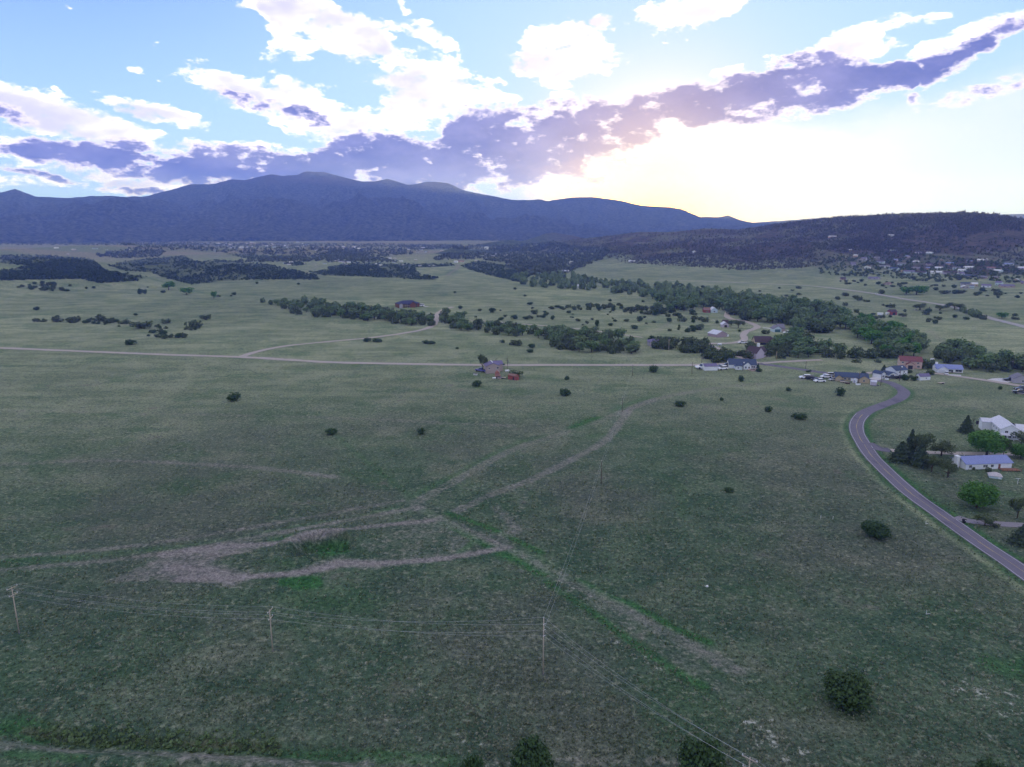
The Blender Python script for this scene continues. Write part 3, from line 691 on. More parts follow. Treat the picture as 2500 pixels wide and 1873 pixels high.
WOODK = paint('dark_pole_wood', (.11, .085, .065), .85, .1, .2, 3, (1, 1, .2))
GREYM = paint('pale_metal', (.62, .63, .66), .45, .4)
WIREM = paint('wire_metal', (.55, .56, .58), .45, .5)
GLASS = paint('window_glass', (.03, .035, .045), .08, .6, .05)
WHITE_P = paint('white_paint', (.78, .79, .80), .5); TRIM = paint('white_trim', (.8, .8, .8), .5)
DARKM = paint('dark_rubber', (.025, .025, .028), .7); BLACKP = paint('black_paint', (.02, .02, .025), .25, .5)
S_WHITE = siding('white_siding', (.76, .78, .80)); S_TAN = siding('tan_siding', (.50, .40, .26)); S_PINK = paint('pink_stucco', (.55, .40, .34), .9, .1)
S_LAV = siding('lavender_siding', (.50, .44, .52)); S_MAUV = siding('mauve_siding', (.40, .31, .34)); S_GREY = siding('grey_siding', (.40, .38, .42)); S_LOG = siding('log_wall', (.20, .085, .055)); S_BEIGE = siding('beige_siding', (.42, .34, .31)); S_TEAL = siding('pale_teal_siding', (.52, .62, .66)); S_RED = siding('red_barn_siding', (.30, .085, .075))
R_BLUE = shingle('blue_metal_roof', (.24, .28, .50), .5); R_SLATE = shingle('slate_roof', (.070, .095, .155)); R_PALE = shingle('pale_roof', (.66, .66, .72), .5); R_TILE = shingle('red_tile_roof', (.215, .085, .09)); R_PURP = shingle('purple_grey_roof', (.19, .165, .27)); R_BROWN = shingle('brown_roof', (.085, .06, .065)); R_GREY = shingle('grey_roof', (.22, .21, .25)); R_LODGE = shingle('dark_blue_roof', (.055, .06, .12)); R_RUST = shingle('rust_roof', (.26, .15, .125))
def asphalt():
    m, k, b, out = mat('old_asphalt'); p = POS(k)
    n = k.noise(p, .35, 5, .65); f = k.noise(p, 3.0, 3, .7)
    c = k.mix(n, (.135, .125, .155), (.200, .180, .215)); c = k.mix(k.ss(f, .4, .75, 0, .5), c, (.10, .09, .11))
    c = k.mix(k.ss(k.noise(k.vm('MULTIPLY', p, (1, .25, 1)), .12, 3, .6), .54, .60, 0, .6), c, (.095, .085, .11))
    k.put(b.inputs['Base Color'], c); return m
def gravel():
    m, k, b, out = mat('dirt_road'); p = POS(k)
    k.put(b.inputs['Base Color'], k.mix(k.noise(p, .22, 5, .65), (.34, .295, .255), (.48, .415, .36))); return m
ASPH, GRAV, CONC = asphalt(), gravel(), paint('concrete', (.55, .53, .52), .9)
HIWAY = paint('worn_highway', (.34, .32, .31), .9)
LINE_W, LINE_Y = paint('line_paint', (.52, .52, .54), .8), paint('yellow_line_paint', (.50, .38, .16), .8)

# ------------------------------------------------------------------ roads
def dense(P, step):
    P = np.asarray(P)[:, :2]; d = np.concatenate(([0], np.cumsum(np.hypot(*np.diff(P, axis=0).T))))
    s = np.arange(0, d[-1], step); return np.stack((np.interp(s, d, P[:, 0]), np.interp(s, d, P[:, 1])), 1)
def ribbon(name, P, a, b, dz, m, parent=None, kind='structure', nx=4, ragged=0.0, gaps=None):
    """a strip draped on the ground between the offsets a and b (metres, left positive)"""
    d = np.gradient(P, axis=0); d /= np.linalg.norm(d, axis=1)[:, None] + 1e-9; n = np.stack((-d[:, 1], d[:, 0]), 1)
    V = []; u = np.linspace(b, a, nx)
    for i in range(nx):
        q = P + n * u[i]
        if ragged and i in (0, nx - 1): q = q + n * (fbm2d(q[:, 0], q[:, 1], 9, 3, 40 + i) * ragged)[:, None]
        V.append(np.stack((q[:, 0], q[:, 1], gz(q[:, 0], q[:, 1]) + dz), 1))
    V = np.stack(V, 1); N = len(P)
    idx = np.arange(N * nx).reshape(N, nx)
    F = np.stack((idx[:-1, :-1], idx[:-1, 1:], idx[1:, 1:], idx[1:, :-1]), -1)
    if gaps is not None: F = F[gaps[:-1]]
    o = link(bpy.data.objects.new(name, np_mesh(name, V.reshape(-1, 3), F.reshape(-1, 4), m, smooth=True)), parent)
    if parent is None: tag(o, kind=kind)
    return o
RP = dense(PP, 2.0)
road = ribbon('paved_road', RP, 3.5, -3.5, .10, ASPH, nx=7, ragged=.25)
for s in (1, -1): ribbon('edge_line', RP[100:], s * 3.05 + .09, s * 3.05 - .09, .125, LINE_W, road, nx=2)
ribbon('centre_line', RP[100:], .20, .08, .125, LINE_Y, road, nx=2)
gp = (np.arange(len(RP[100:])) // 4) % 3 == 0
ribbon('centre_line', RP[100:], -.06, -.18, .125, LINE_Y, road, nx=2, gaps=gp)
names = ['dirt_road', 'dirt_road', 'dirt_lane', 'street', 'street', 'highway', 'gravel_lane', 'gravel_lane', 'gravel_lane']
for (p, wd), nm in zip(DIRT_ROADS, names):
    P = ground_path(p, 14); P = dense(P[~np.isnan(P[:, 0])], 4.0)
    ribbon(nm, P, wd * .5, -wd * .5, .16 if wd < 9 else .25, GRAV if nm not in ('street', 'highway') else HIWAY if nm == 'highway' else GRAV, nx=3, ragged=.8)
for nm, pix, wd, m in [('driveway', Z(ZD, [(600,640),(680,680),(770,690)]), 6.0, ASPH), ('gravel_lane', Z(ZD, [(760,690),(900,698),(1100,708),(1300,712),(1500,716),(1700,718),(1900,722)]), 4.5, GRAV),
    ('driveway', Z(ZD, [(1195,1140),(1290,1168),(1400,1180),(1500,1188),(1620,1195),(1800,1205)]), 4.6, paint('worn_drive', (.24, .22, .24), .9)),
    ('driveway', [(2132, 927), (2148, 922), (2160, 920.5), (2185, 922)], 7.0, CONC), ('driveway', [(2430, 932), (2450, 928.5), (2480, 929)], 12.0, CONC), ('driveway', [(1862, 800.5), (1876, 801.5), (1890, 804)], 5.0, CONC), ('driveway', [(2483, 959), (2500, 964)], 5.0, CONC), ('driveway', [(1030, 747.5), (1046, 749)], 5.0, CONC)]:
    ribbon(nm, dense(ground_path(pix, 10), 1.5), wd * .5, -wd * .5, .13 if nm == 'driveway' else .11, m, nx=3, ragged=.25)

# ------------------------------------------------------------------ little mesh kit
class MB:
    def __init__(s): s.v, s.f, s.mi = [], [], []
    def add(s, vs, fs, mi=0):
        o = len(s.v); s.v += [tuple(p) for p in vs]; s.f += [tuple(o + i for i in f) for f in fs]; s.mi += [mi] * len(fs)
    def box(s, x0, x1, y0, y1, z0, z1, mi=0):
        s.add([(x0,y0,z0),(x1,y0,z0),(x1,y1,z0),(x0,y1,z0),(x0,y0,z1),(x1,y0,z1),(x1,y1,z1),(x0,y1,z1)], [(3,2,1,0),(4,5,6,7),(0,1,5,4),(1,2,6,5),(2,3,7,6),(3,0,4,7)], mi)
    def tube(s, pts, rad, n=6, mi=0, cap=True):
        pts = [Vector(p) for p in pts]; rad = rad if isinstance(rad, (list, tuple)) else [rad] * len(pts); o = len(s.v)
        for i, p in enumerate(pts):
            d = (pts[min(i + 1, len(pts) - 1)] - pts[max(i - 1, 0)]).normalized()
            a = d.cross(Vector((0, 0, 1)) if abs(d.z) < .9 else Vector((1, 0, 0))).normalized(); b = d.cross(a)
            for k in range(n):
                t = 2 * math.pi * k / n; s.v.append(tuple(p + (a * math.cos(t) + b * math.sin(t)) * rad[i]))
        for i in range(len(pts) - 1):
            for k in range(n):
                k2 = (k + 1) % n; s.f.append((o + i * n + k, o + i * n + k2, o + (i + 1) * n + k2, o + (i + 1) * n + k)); s.mi.append(mi)
        if cap:
            s.f.append(tuple(o + k for k in range(n))[::-1]); s.mi.append(mi); e = o + (len(pts) - 1) * n; s.f.append(tuple(e + k for k in range(n))); s.mi.append(mi)
    def mesh(s, name, mats, smooth=False):
        me = bpy.data.meshes.new(name); me.from_pydata(s.v, [], s.f)
        for m in (mats if isinstance(mats, (list, tuple)) else [mats]): me.materials.append(m)
        me.polygons.foreach_set('material_index', s.mi)
        if smooth: me.polygons.foreach_set('use_smooth', [True] * len(me.polygons))
        bm = bmesh.new(); bm.from_mesh(me); bmesh.ops.recalc_face_normals(bm, faces=bm.faces); bm.to_mesh(me); bm.free()
        return me
    def obj(s, name, mats, parent=None, smooth=False): return link(bpy.data.objects.new(name, s.mesh(name, mats, smooth)), parent)
def empty(name, loc, rz=0, scale=1):
    o = bpy.data.objects.new(name, None); link(o); o.location = loc; o.rotation_euler = (0, 0, rz); o.scale = (scale,) * 3 if np.isscalar(scale) else scale
    o.empty_display_size = 1; return o
def copy_tree(src, loc, rz, scale=None):
    c = src.copy(); COL.objects.link(c); c.location = loc; c.rotation_euler = (0, 0, rz)
    if scale is not None: c.scale = (scale,) * 3 if np.isscalar(scale) else scale
    for ch in src.children:
        d = ch.copy(); COL.objects.link(d); d.parent = c
        for g in ch.children:
            e = g.copy(); COL.objects.link(e); e.parent = d
    return c

# ------------------------------------------------------------------ houses
def block(root, x0, x1, y0, y1, wh, rh, ridge, wall, roof, over=.45, z0=-.6, found=None):
    """walls with their gables, and a roof of two thick slopes (ridge 'x', 'y') or a hip"""
    w_ = MB(); mx, my = (x0 + x1) / 2, (y0 + y1) / 2
    w_.add([(x0,y0,z0),(x1,y0,z0),(x1,y1,z0),(x0,y1,z0),(x0,y0,wh),(x1,y0,wh),(x1,y1,wh),(x0,y1,wh)], [(0,1,5,4),(1,2,6,5),(2,3,7,6),(3,0,4,7)])
    if ridge == 'x': w_.add([(x0,y0,wh),(x0,y1,wh),(x0,my,wh+rh),(x1,y0,wh),(x1,y1,wh),(x1,my,wh+rh)], [(0,1,2),(3,5,4)])
    elif ridge == 'y': w_.add([(x0,y0,wh),(x1,y0,wh),(mx,y0,wh+rh),(x0,y1,wh),(x1,y1,wh),(mx,y1,wh+rh)], [(0,2,1),(3,4,5)])
    w_.obj('wall', wall, root)
    r_ = MB(); t = .16
    if ridge in 'xy':
        span = (y1 - y0) / 2 if ridge == 'x' else (x1 - x0) / 2
        dz = rh / span * over; e = wh - dz + .02; top = wh + rh + .02
        if ridge == 'x':
            a0, a1 = x0 - over, x1 + over
            for s, yy in ((-1, y0 - over), (1, y1 + over)):
                r_.add([(a0,yy,e),(a1,yy,e),(a1,my,top),(a0,my,top),(a0,yy,e+t),(a1,yy,e+t),(a1,my,top+t),(a0,my,top+t)], [(0,1,2,3),(4,5,6,7),(0,1,5,4),(1,2,6,5),(3,0,4,7)])
        else:
            b0, b1 = y0 - over, y1 + over
            for xx in (x0 - over, x1 + over):
                r_.add([(xx,b0,e),(xx,b1,e),(mx,b1,top),(mx,b0,top),(xx,b0,e+t),(xx,b1,e+t),(mx,b1,top+t),(mx,b0,top+t)], [(0,1,2,3),(4,5,6,7),(0,1,5,4),(1,2,6,5),(3,0,4,7)])
    else:
        h = min(x1 - x0, y1 - y0) / 2
        if x1 - x0 >= y1 - y0: A_, B_ = (x0 + h, my), (x1 - h, my)
        else: A_, B_ = (mx, y0 + h), (mx, y1 - h)
        X0, X1, Y0, Y1 = x0 - over, x1 + over, y0 - over, y1 + over; e = wh - .12; top = wh + rh
        vs = [(X0,Y0,e),(X1,Y0,e),(X1,Y1,e),(X0,Y1,e),(X0,Y0,e+t),(X1,Y0,e+t),(X1,Y1,e+t),(X0,Y1,e+t),(*A_,top),(*B_,top)]
        if x1 - x0 >= y1 - y0: fs = [(4,5,9,8),(5,6,9),(6,7,8,9),(7,4,8)]
        else: fs = [(4,5,8),(5,6,9,8),(6,7,9),(7,4,8,9)]
        r_.add(vs, fs + [(0,1,5,4),(1,2,6,5),(2,3,7,6),(3,0,4,7),(3,2,1,0)])
    return r_.obj('roof', roof, root)
def window(root, x, y, z, w_, h, face='f', frame=TRIM, name='window'):
    """frame and pane; face: f front (-y), l left (-x), r right (+x)"""
    f = MB(); g = MB(); b = .09
    def B(mb, u0, u1, d0, d1, z0, z1):
        if face == 'f': mb.box(x + u0, x + u1, y - d1, y - d0, z0, z1)
        elif face == 'l': mb.box(x - d1, x - d0, y + u0, y + u1, z0, z1)
        else: mb.box(x + d0, x + d1, y + u0, y + u1, z0, z1)
    for u0, u1, z0, z1 in ((-w_/2-b, w_/2+b, z-b, z), (-w_/2-b, w_/2+b, z+h, z+h+b), (-w_/2-b, -w_/2, z, z+h), (w_/2, w_/2+b, z, z+h), (-.03, .03, z, z+h)): B(f, u0, u1, .003, .09, z0, z1)
    fo = f.obj(name, frame, root)
    B(g, -w_/2, w_/2, .003, .04, z, z + h); g.obj('pane', GLASS, fo)
def panel(root, name, x, y, w_, h, m, face='f', z=0.05, d=.05):
    mb = MB()
    if face == 'f': mb.box(x - w_/2, x + w_/2, y - d, y - .003, z, z + h)
    elif face == 'l': mb.box(x - d, x - .003, y - w_/2, y + w_/2, z, z + h)
    else: mb.box(x + .003, x + d, y - w_/2, y + w_/2, z, z + h)
    return mb.obj(name, m, root)
def house(pl, pr, label, cat='house', name='house', group=None):
    """an Empty at the left end of the front wall; returns it and the front length"""
    a, b = at1(*pl), at1(*pr); d = b - a; L = math.hypot(d.x, d.y)
    r = empty(name, (a.x, a.y, min(a.z, b.z)), math.atan2(d.y, d.x)); tag(r, label, cat, group); return r, L

h, L = house((2357, 1147), (2469, 1144), 'long white ranch house with blue metal roof and a red-brown deck at its right end'); W_ = 8.5
block(h, 0, L, 0, W_, 2.7, 2.0, 'x', S_WHITE, R_BLUE)
for f, w_ in ((.10, 1.1), (.40, .9), (.45, .9), (.57, 1.2)): window(h, f * L, 0, .95, w_, 1.1)
panel(h, 'door', .73 * L, 0, 1.0, 2.1, S_LOG); window(h, 0, 5.5, 1.0, 1.0, 1.0, 'l')
c = MB(); c.box(-1.9, -.5, 3.2, 5.0, -.5, 4.9); c.box(-2.05, -.35, 3.05, 5.15, 4.9, 5.1); c.obj('chimney', WHITE_P, h)
for f in (.12, .38, .55): v = MB(); v.tube([(f*L, 4.9, 4.2), (f*L, 4.9, 5.1)], .09, 6); v.obj('vent_pipe', GREYM, h)
dk, dL = house((2448, 1151), (2493, 1152), 'red-brown wooden deck with railing at the end of the ranch house', 'deck', 'wooden_deck')
WOODD = paint('deck_wood', (.26, .13, .08), .8)
for i in range(12): b = MB(); b.box(0, dL, i * .28, i * .28 + .25, .42, .5); b.obj('plank', WOODD, dk)
for x in (0, .25, .5, .75, 1): b = MB(); b.box(x * dL - .06, x * dL + .06, -.1, .02, -.3, 1.35); b.obj('post', WOODD, dk)
b = MB(); b.box(-.1, dL + .1, -.12, .03, 1.35, 1.43); b.obj('railing', WOODD, dk)

h, L = house((2441, 1071), (2487, 1075), 'large white two-storey house with white metal roof beside bright green tree')
block(h, 0, L, 0, 19, 5.0, 2.3, 'y', S_WHITE, R_PALE); block(h, -4.2, 0, 14.5, 20, 4.6, 1.2, 'x', S_WHITE, R_PALE); block(h, L, L + 14, 2.5, 11, 4.4, 1.9, 'x', S_WHITE, R_PALE)
for f in (.3, .72): window(h, f * L, 0, 3.2, 1.2, 1.0)
for f in (.25, .5, .75): window(h, f * L, 0, .8, 1.1, 1.0)
for y in (3, 7, 11): window(h, 0, y, 3.0, 1.2, 1.0, 'l')
p_ = MB(); p_.add([(-.2,-.01,2.9),(L+.3,-.01,2.9),(L+.3,-2.4,2.4),(-.2,-2.4,2.4),(-.2,-.01,3.02),(L+.3,-.01,3.02),(L+.3,-2.4,2.52),(-.2,-2.4,2.52)], [(0,1,2,3),(4,5,6,7),(3,2,6,7),(0,3,7,4),(1,2,6,5)]); p_.obj('porch_roof', R_PALE, h)
for f in (0, .33, .66, 1): q = MB(); q.box(f * L - .08, f * L + .08, -2.3, -2.14, -.3, 2.42); q.obj('post', WHITE_P, h)
h, L = house((2423, 1041), (2447, 1045), 'small white outbuilding with blue-grey roof behind the large white house', 'outbuilding', 'outbuilding')
block(h, 0, L, 0, 5, 2.6, 1.6, 'x', S_WHITE, R_PURP); window(h, L * .3, 0, 1, .8, .8); panel(h, 'door', L * .7, 0, 1, 2, WHITE_P)
h, L = house((2415, 1167), (2446, 1171), 'low white shed with rusty sloping metal roof on the lawn before the ranch house', 'shed', 'garden_shed')
block(h, 0, L, 0, 3.6, 1.1, 1.3, 'hip', S_TEAL, shingle('worn_white_roof', (.55, .50, .50), .5), over=.25); panel(h, 'door', L * .8, 0, .8, .95, WHITE_P)

h, L = house((2040, 930.5), (2121, 935), 'tan ranch house with slate-blue roof and gabled ends beside the parked cars'); W_ = 9.5
block(h, 0, L, 2.2, 2.2 + W_, 2.7, 2.3, 'x', S_TAN, R_SLATE); block(h, 0, L * .19, 0, 6, 2.7, 1.5, 'y', S_TAN, R_SLATE); block(h, L * .68, L, -1.5, 6.5, 2.7, 2.0, 'y', S_TAN, R_SLATE)
for f in (.3, .42, .6): window(h, f * L, 2.2, 1, 1.3, 1.1)
window(h, L * .84, -1.5, .9, 1.0, 1.2); panel(h, 'door', L * .5, 2.2, 1, 2.1, WHITE_P)
h, L = house((2081.5, 935.5), (2092.5, 936.5), 'small pale shed with grey-blue door in front of the tan house', 'shed', 'garden_shed')
block(h, 0, L, 0, 2.6, 2.2, .7, 'y', S_WHITE, R_PALE, over=.15); panel(h, 'door', L * .35, 0, 1.1, 1.9, S_GREY)
h, L = house((2125, 941.5), (2140, 942.5), 'grey-lavender shed with white end doors on a trailer by the bend of the paved road', 'shed', 'garden_shed')
block(h, 0, L, 0, 3.2, 2.5, .9, 'x', S_LAV, R_PALE, over=.15, z0=.25); panel(h, 'door', 0, 1.6, 2.6, 2.2, WHITE_P, 'l', z=.3); b = MB(); b.box(-.2, L + 1.6, .3, 2.9, .05, .24); b.obj('trailer_bed', DARKM, h)
h, L = house((2186, 923), (2214, 920.5), 'white two-storey house with dark slate roof and a garage wing'); 
block(h, 0, L, 0, 9, 5.2, 2.2, 'x', S_WHITE, R_SLATE); block(h, -7.0, -.02, -.8, 6.5, 2.8, 1.6, 'y', S_WHITE, R_SLATE); block(h, -11.5, -7.02, 1.5, 8.5, 3.2, 1.5, 'y', S_WHITE, R_SLATE)
panel(h, 'garage_door', -3.5, -.8, 5.0, 2.2, GREYM); window(h, -9.3, 1.5, 1.0, 1.4, 1.1, frame=TRIM)
for f in (.3, .7): window(h, f * L, 0, 3.3, 1.1, 1.1); window(h, f * L, 0, .9, 1.1, 1.1)
h, L = house((2196, 898), (2250, 901), 'pink stucco house with red tile roof and arched porch at the edge of the trees')
block(h, 0, L, 0, 11, 5.4, 2.6, 'x', S_PINK, R_TILE); block(h, L * .28, L * .62, -3.2, -.02, 3.4, 1.7, 'y', S_PINK, R_TILE)
for f in (.12, .45, .82): window(h, f * L, 0, 3.6, 1.2, 1.1)
window(h, L * .85, 0, .9, 1.6, 1.3); panel(h, 'porch_opening', L * .45, -3.2, 3.0, 2.7, DARKM); window(h, 0, 4, 3.5, 1.1, 1.1, 'l'); window(h, 0, 8, 1.0, 1.1, 1.1, 'l')
h, L = house((2287, 909.5), (2352, 912), 'white ranch house with blue roof and a double white garage door facing the lane')
block(h, 0, L, 1.5, 11, 2.8, 2.2, 'x', S_WHITE, R_BLUE); block(h, .3, L * .41, -1.6, 5.5, 2.8, 1.9, 'y', S_WHITE, R_BLUE)
panel(h, 'garage_door', L * .21, -1.6, L * .33, 2.3, GREYM); panel(h, 'door', L * .60, 1.5, 1.0, 2.1, DARKM)
for f, w_ in ((.52, 1.8), (.84, 4.0)): window(h, f * L, 1.5, .9, w_, 1.4)
panel(h, 'stone_wall', L * .72, 1.49, L * .5, .85, S_LOG, z=-.4); c = MB(); c.box(.6, 1.9, 6.5, 8.0, 3, 6.3); c.obj('chimney', WHITE_P, h)
h, L = house((2315, 916.5), (2346, 918.5), 'low white garden wall in front of the blue-roofed ranch house', 'wall', 'garden_wall'); b = MB(); b.box(0, L, 0, .3, -.4, .8); b.obj('masonry', WHITE_P, h); b = MB(); b.box(-.05, L + .05, -.05, .35, .8, .9); b.obj('coping', CONC, h)
h, L = house((2246, 929), (2271, 928), 'white garden shed with lavender roof standing alone on the grass', 'shed', 'garden_shed')
block(h, 0, L, 0, 4.6, 2.6, 1.5, 'x', S_WHITE, R_PURP, over=.25); panel(h, 'door', 0, 2.3, 1.8, 2.1, S_TEAL, 'l'); window(h, L * .6, 0, 1.0, .9, .8)
h, L = house((2474, 935), (2512, 937), 'grey gabled house with concrete drive cut by the right edge')
block(h, 0, L, 0, 9, 2.9, 2.6, 'y', S_GREY, R_GREY); window(h, L * .6, 0, 1.0, 1.3, 1.1)
h, L = house((1781, 901), (1848, 903), 'white house with dark blue roof and cross gables beside the main dirt road')
block(h, 0, L, 2.5, 13, 3.2, 3.2, 'x', S_WHITE, R_SLATE); block(h, L * .5, L * .78, -1.0, 7, 3.2, 2.3, 'y', S_WHITE, R_SLATE); block(h, L * .2, L * .46, -2.2, 2.48, 2.5, .5, 'y', S_WHITE, R_SLATE)
for f in (.58, .7): window(h, f * L, -1.0, 1.0, 1.0, 1.4)
for f in (.84, .92): window(h, f * L, 2.5, 1.0, 1.2, 1.2)
window(h, L * .3, -2.2, 1.0, 1.1, .9); panel(h, 'door', L * .4, -2.2, .9, 2.0, S_TEAL)
d_, dl = house((1830, 905), (1849, 904), 'pale wooden deck on the right front of the white house', 'deck', 'wooden_deck'); b = MB(); b.box(0, dl, 0, 3.2, .3, .5); b.obj('deck_floor', S_PINK, d_); b = MB(); b.box(0, dl, -.05, .05, .5, 1.4); b.obj('railing', S_PINK, d_)
h, L = house((1720, 905), (1752, 904.5), 'white metal shed with solar-blue roof beside the dirt road', 'shed', 'metal_shed')
block(h, 0, L, 0, 7.5, 3.0, 1.4, 'x', S_WHITE, R_PURP, over=.2); panel(h, 'door', 0, 3.7, 3.0, 2.6, WHITE_P, 'l')
h, L = house((1846, 877), (1876, 872), 'steep lavender-white gabled house with white chimney half hidden in trees')
block(h, 0, L * .62, 0, 10, 4.8, 4.2, 'y', S_LAV, R_BROWN); block(h, L * .62, L, 2.0, 9, 5.0, 3.0, 'x', S_LAV, R_BROWN); window(h, L * .75, 2.0, 3.4, 1.3, 1.2); c = MB(); c.box(L * .55, L * .68, 5, 6.4, 6, 11.2); c.obj('chimney', WHITE_P, h)
h, L = house((1844, 842), (1893, 843), 'long brown-roofed house with tan gable in front of dark trees')
block(h, 0, L * .8, 0, 12, 3.0, 4.0, 'x', S_TAN, R_BROWN); block(h, L * .72, L, -2.5, 8, 3.0, 3.4, 'y', S_TAN, R_BROWN); window(h, L * .86, -2.5, 1.0, 1.6, 1.3); panel(h, 'porch_opening', L * .4, 0, L * .5, 2.2, DARKM)
h, L = house((1889, 811), (1920, 811), 'pale garage house with dark teal door beside the creek trees')
block(h, 0, L * .6, 0, 9, 3.3, 2.8, 'y', S_TEAL, R_GREY); block(h, L * .5, L, 4, 14, 3.3, 3.6, 'x', S_BEIGE, R_GREY); panel(h, 'garage_door', L * .3, 0, 5.4, 2.7, paint('teal_door', (.06, .14, .17)))
h, L = house((1749, 824), (1775, 822.5), 'mauve ranch house alone on the grass inside the street bend')
block(h, 0, L, 0, 12, 3.2, 2.8, 'y', S_MAUV, R_PALE, over=.6); window(h, L * .93, 0, .7, 1.0, 1.6); panel(h, 'porch', L + 1.2, .4, 2.6, 2.2, WHITE_P)
h, L = house((1763, 799.5), (1779, 799.5), 'small lavender house with dark arched garage beside two round trees')
block(h, 0, L, 0, 9, 3.0, 2.4, 'y', S_LAV, R_PALE); panel(h, 'garage_door', L * .55, 0, L * .4, 2.4, DARKM); block(h, L * .5, L * 1.3, 9.1, 17, 3.4, 3.0, 'x', S_MAUV, R_BROWN)
h, L = house((1736, 764), (1752, 764), 'pale blue gabled house at the head of the winding street'); block(h, 0, L, 0, 10, 3.4, 3.2, 'y', S_TEAL, R_PALE); window(h, L * .5, 0, 1, 2, 1.4)
h, L = house((1719, 763.5), (1734, 763.5), 'reddish low house left of the pale blue gabled house'); block(h, 0, L, 0, 10, 3.0, 2.6, 'x', S_RED, R_RUST); window(h, L * .5, 0, 1, 2, 1.2)
h, L = house((1586, 846), (1604, 846), 'blue-grey house with white porch frame left of the dark tree belt'); block(h, 0, L * 1.9, 2, 13, 3.6, 2.4, 'hip', S_GREY, R_PURP); block(h, L * .1, L * .8, -1, 1.98, 4.4, 1.3, 'y', S_LAV, R_PURP); window(h, L * .3, -1, .8, 1.6, 1.8); window(h, L * .62, -1, .8, 1.6, 1.8)
h, L = house((1187.5, 912.5), (1221, 911.5), 'brown two-storey house with purple-grey roof alone by the dirt road'); block(h, 0, L, 0, 10, 5.4, 2.0, 'y', S_BEIGE, R_PURP); block(h, L * .7, L * 1.35, 8, 16, 5.0, 1.8, 'x', S_BEIGE, R_PURP)
window(h, L * .22, 0, 3.4, 1.2, .9); window(h, L * .82, 0, 3.4, 1.4, 1.3); window(h, L * .82, 0, .8, 1.2, .9); b = MB(); b.box(L * .48, L * .52, 2.0, 10.4, 7.45, 7.75); b.obj('ridge_cap', TRIM, h)
for z_ in (1.0, 3.2): window(h, L * 1.35, 12, z_, 1.2, 1.1, 'r')
h, L = house((1209, 925.5), (1222, 925.5), 'small red-brick shed with rounded roof in front of the brown house', 'shed', 'brick_shed')
S_BRK = paint('red_brick', (.32, .15, .12), .9, .1, .25, 4); b = MB(); n_ = 10
arc = [(L * .5 + math.cos(math.pi * i / n_) * L * .42, 2.6 + math.sin(math.pi * i / n_) * 2.4) for i in range(n_ + 1)]
b.add([(x, 2.0, z) for x, z in arc] + [(x, 5.0, z) for x, z in arc] + [(L * .92, 2.0, -.3), (L * .08, 2.0, -.3), (L * .92, 5, -.3), (L * .08, 5, -.3)], [tuple(range(n_ + 1)) + (2 * n_ + 3, 2 * n_ + 2), tuple(range(n_ + 1, 2 * n_ + 2)) + (2 * n_ + 5, 2 * n_ + 4)] + [(i, i + 1, n_ + 2 + i, n_ + 1 + i) for i in range(n_)] + [(0, n_ + 1, 2 * n_ + 4, 2 * n_ + 2), (n_, 2 * n_ + 1, 2 * n_ + 5, 2 * n_ + 3)])
b.obj('wall', S_BRK, h); panel(h, 'opening', L * .5, 2.0, 1.8, 1.7, DARKM); b = MB(); b.add([(-.3,-.3,1.9),(L+.3,-.3,1.9),(L,2,2.6),(0,2,2.6),(-.3,-.3,2.05),(L+.3,-.3,2.05),(L,2,2.75),(0,2,2.75)], [(0,1,2,3),(4,5,6,7),(0,1,5,4),(1,2,6,5),(3,0,4,7)]); b.obj('canopy', R_RUST, h)
for f in (.02, .98): b = MB(); b.box(f * L - .1, f * L + .1, -.2, 0, -.3, 1.95); b.obj('post', WOODP, h)
h, L = house((1240, 926), (1258, 928.5), 'red wooden barn shed with low roof right of the brown house', 'shed', 'red_shed'); block(h, 0, L, 0, 4.5, 2.8, .8, 'x', S_RED, R_RUST, over=.2); block(h, L * .85, L * 1.2, -.1, 3, 2.2, .4, 'x', S_RED, R_RUST, over=.15, z0=-.3); panel(h, 'door', L * .75, 0, 1.1, 2.0, DARKM)
h, L = house((974, 752.5), (1024, 749), 'red-brown log lodge with dark blue hipped roof overlooking the tree belt', 'lodge', 'log_lodge')
block(h, 0, L, 0, 15, 5.2, 3.6, 'hip', S_LOG, R_LODGE, over=1.0); block(h, L * .5, L * .78, -3, -.02, 5.0, 2.8, 'y', S_LOG, R_LODGE, over=.8); block(h, L * .02, L * .16, -2, -.02, 5.0, 1.2, 'y', S_GREY, R_LODGE)
for f in (.25, .34, .43, .86): window(h, f * L, 0, 3.0, 2.2, 1.5, frame=WOODP); window(h, f * L, 0, .4, 2.2, 1.8, frame=WOODP)
b = MB(); b.box(L * .17, L * .5, -2.4, -.05, 2.5, 2.65); b.obj('balcony', WOODP, h)
for f in (.18, .28, .38, .49): b = MB(); b.box(f * L - .12, f * L + .12, -2.35, -2.1, -1, 5.0); b.obj('post', WOODP, h)
h, L = house((2141, 770.5), (2155.5, 771), 'long white box trailer parked in the far meadow', 'trailer', 'box_trailer'); b = MB(); b.box(0, L, 0, 3, .6, 3.4); b.obj('body', WHITE_P, h)
for f in (.3, .42): b = MB(); b.tube([(f * L, -.12, .45), (f * L, .15, .45)], .45, 10); b.obj('wheel', DARKM, h)
h, L = house((2164, 769), (2171.5, 769), 'short white camper beside the dark red barn in the far meadow', 'camper', 'camper'); b = MB(); b.box(0, L, 0, 2.6, .5, 3.2); b.obj('body', WHITE_P, h); window(h, L * .5, 0, 1.8, 1.4, .8)
for f in (.4, .55): b = MB(); b.tube([(f * L, -.1, .4), (f * L, .12, .4)], .4, 10); b.obj('wheel', DARKM, h)
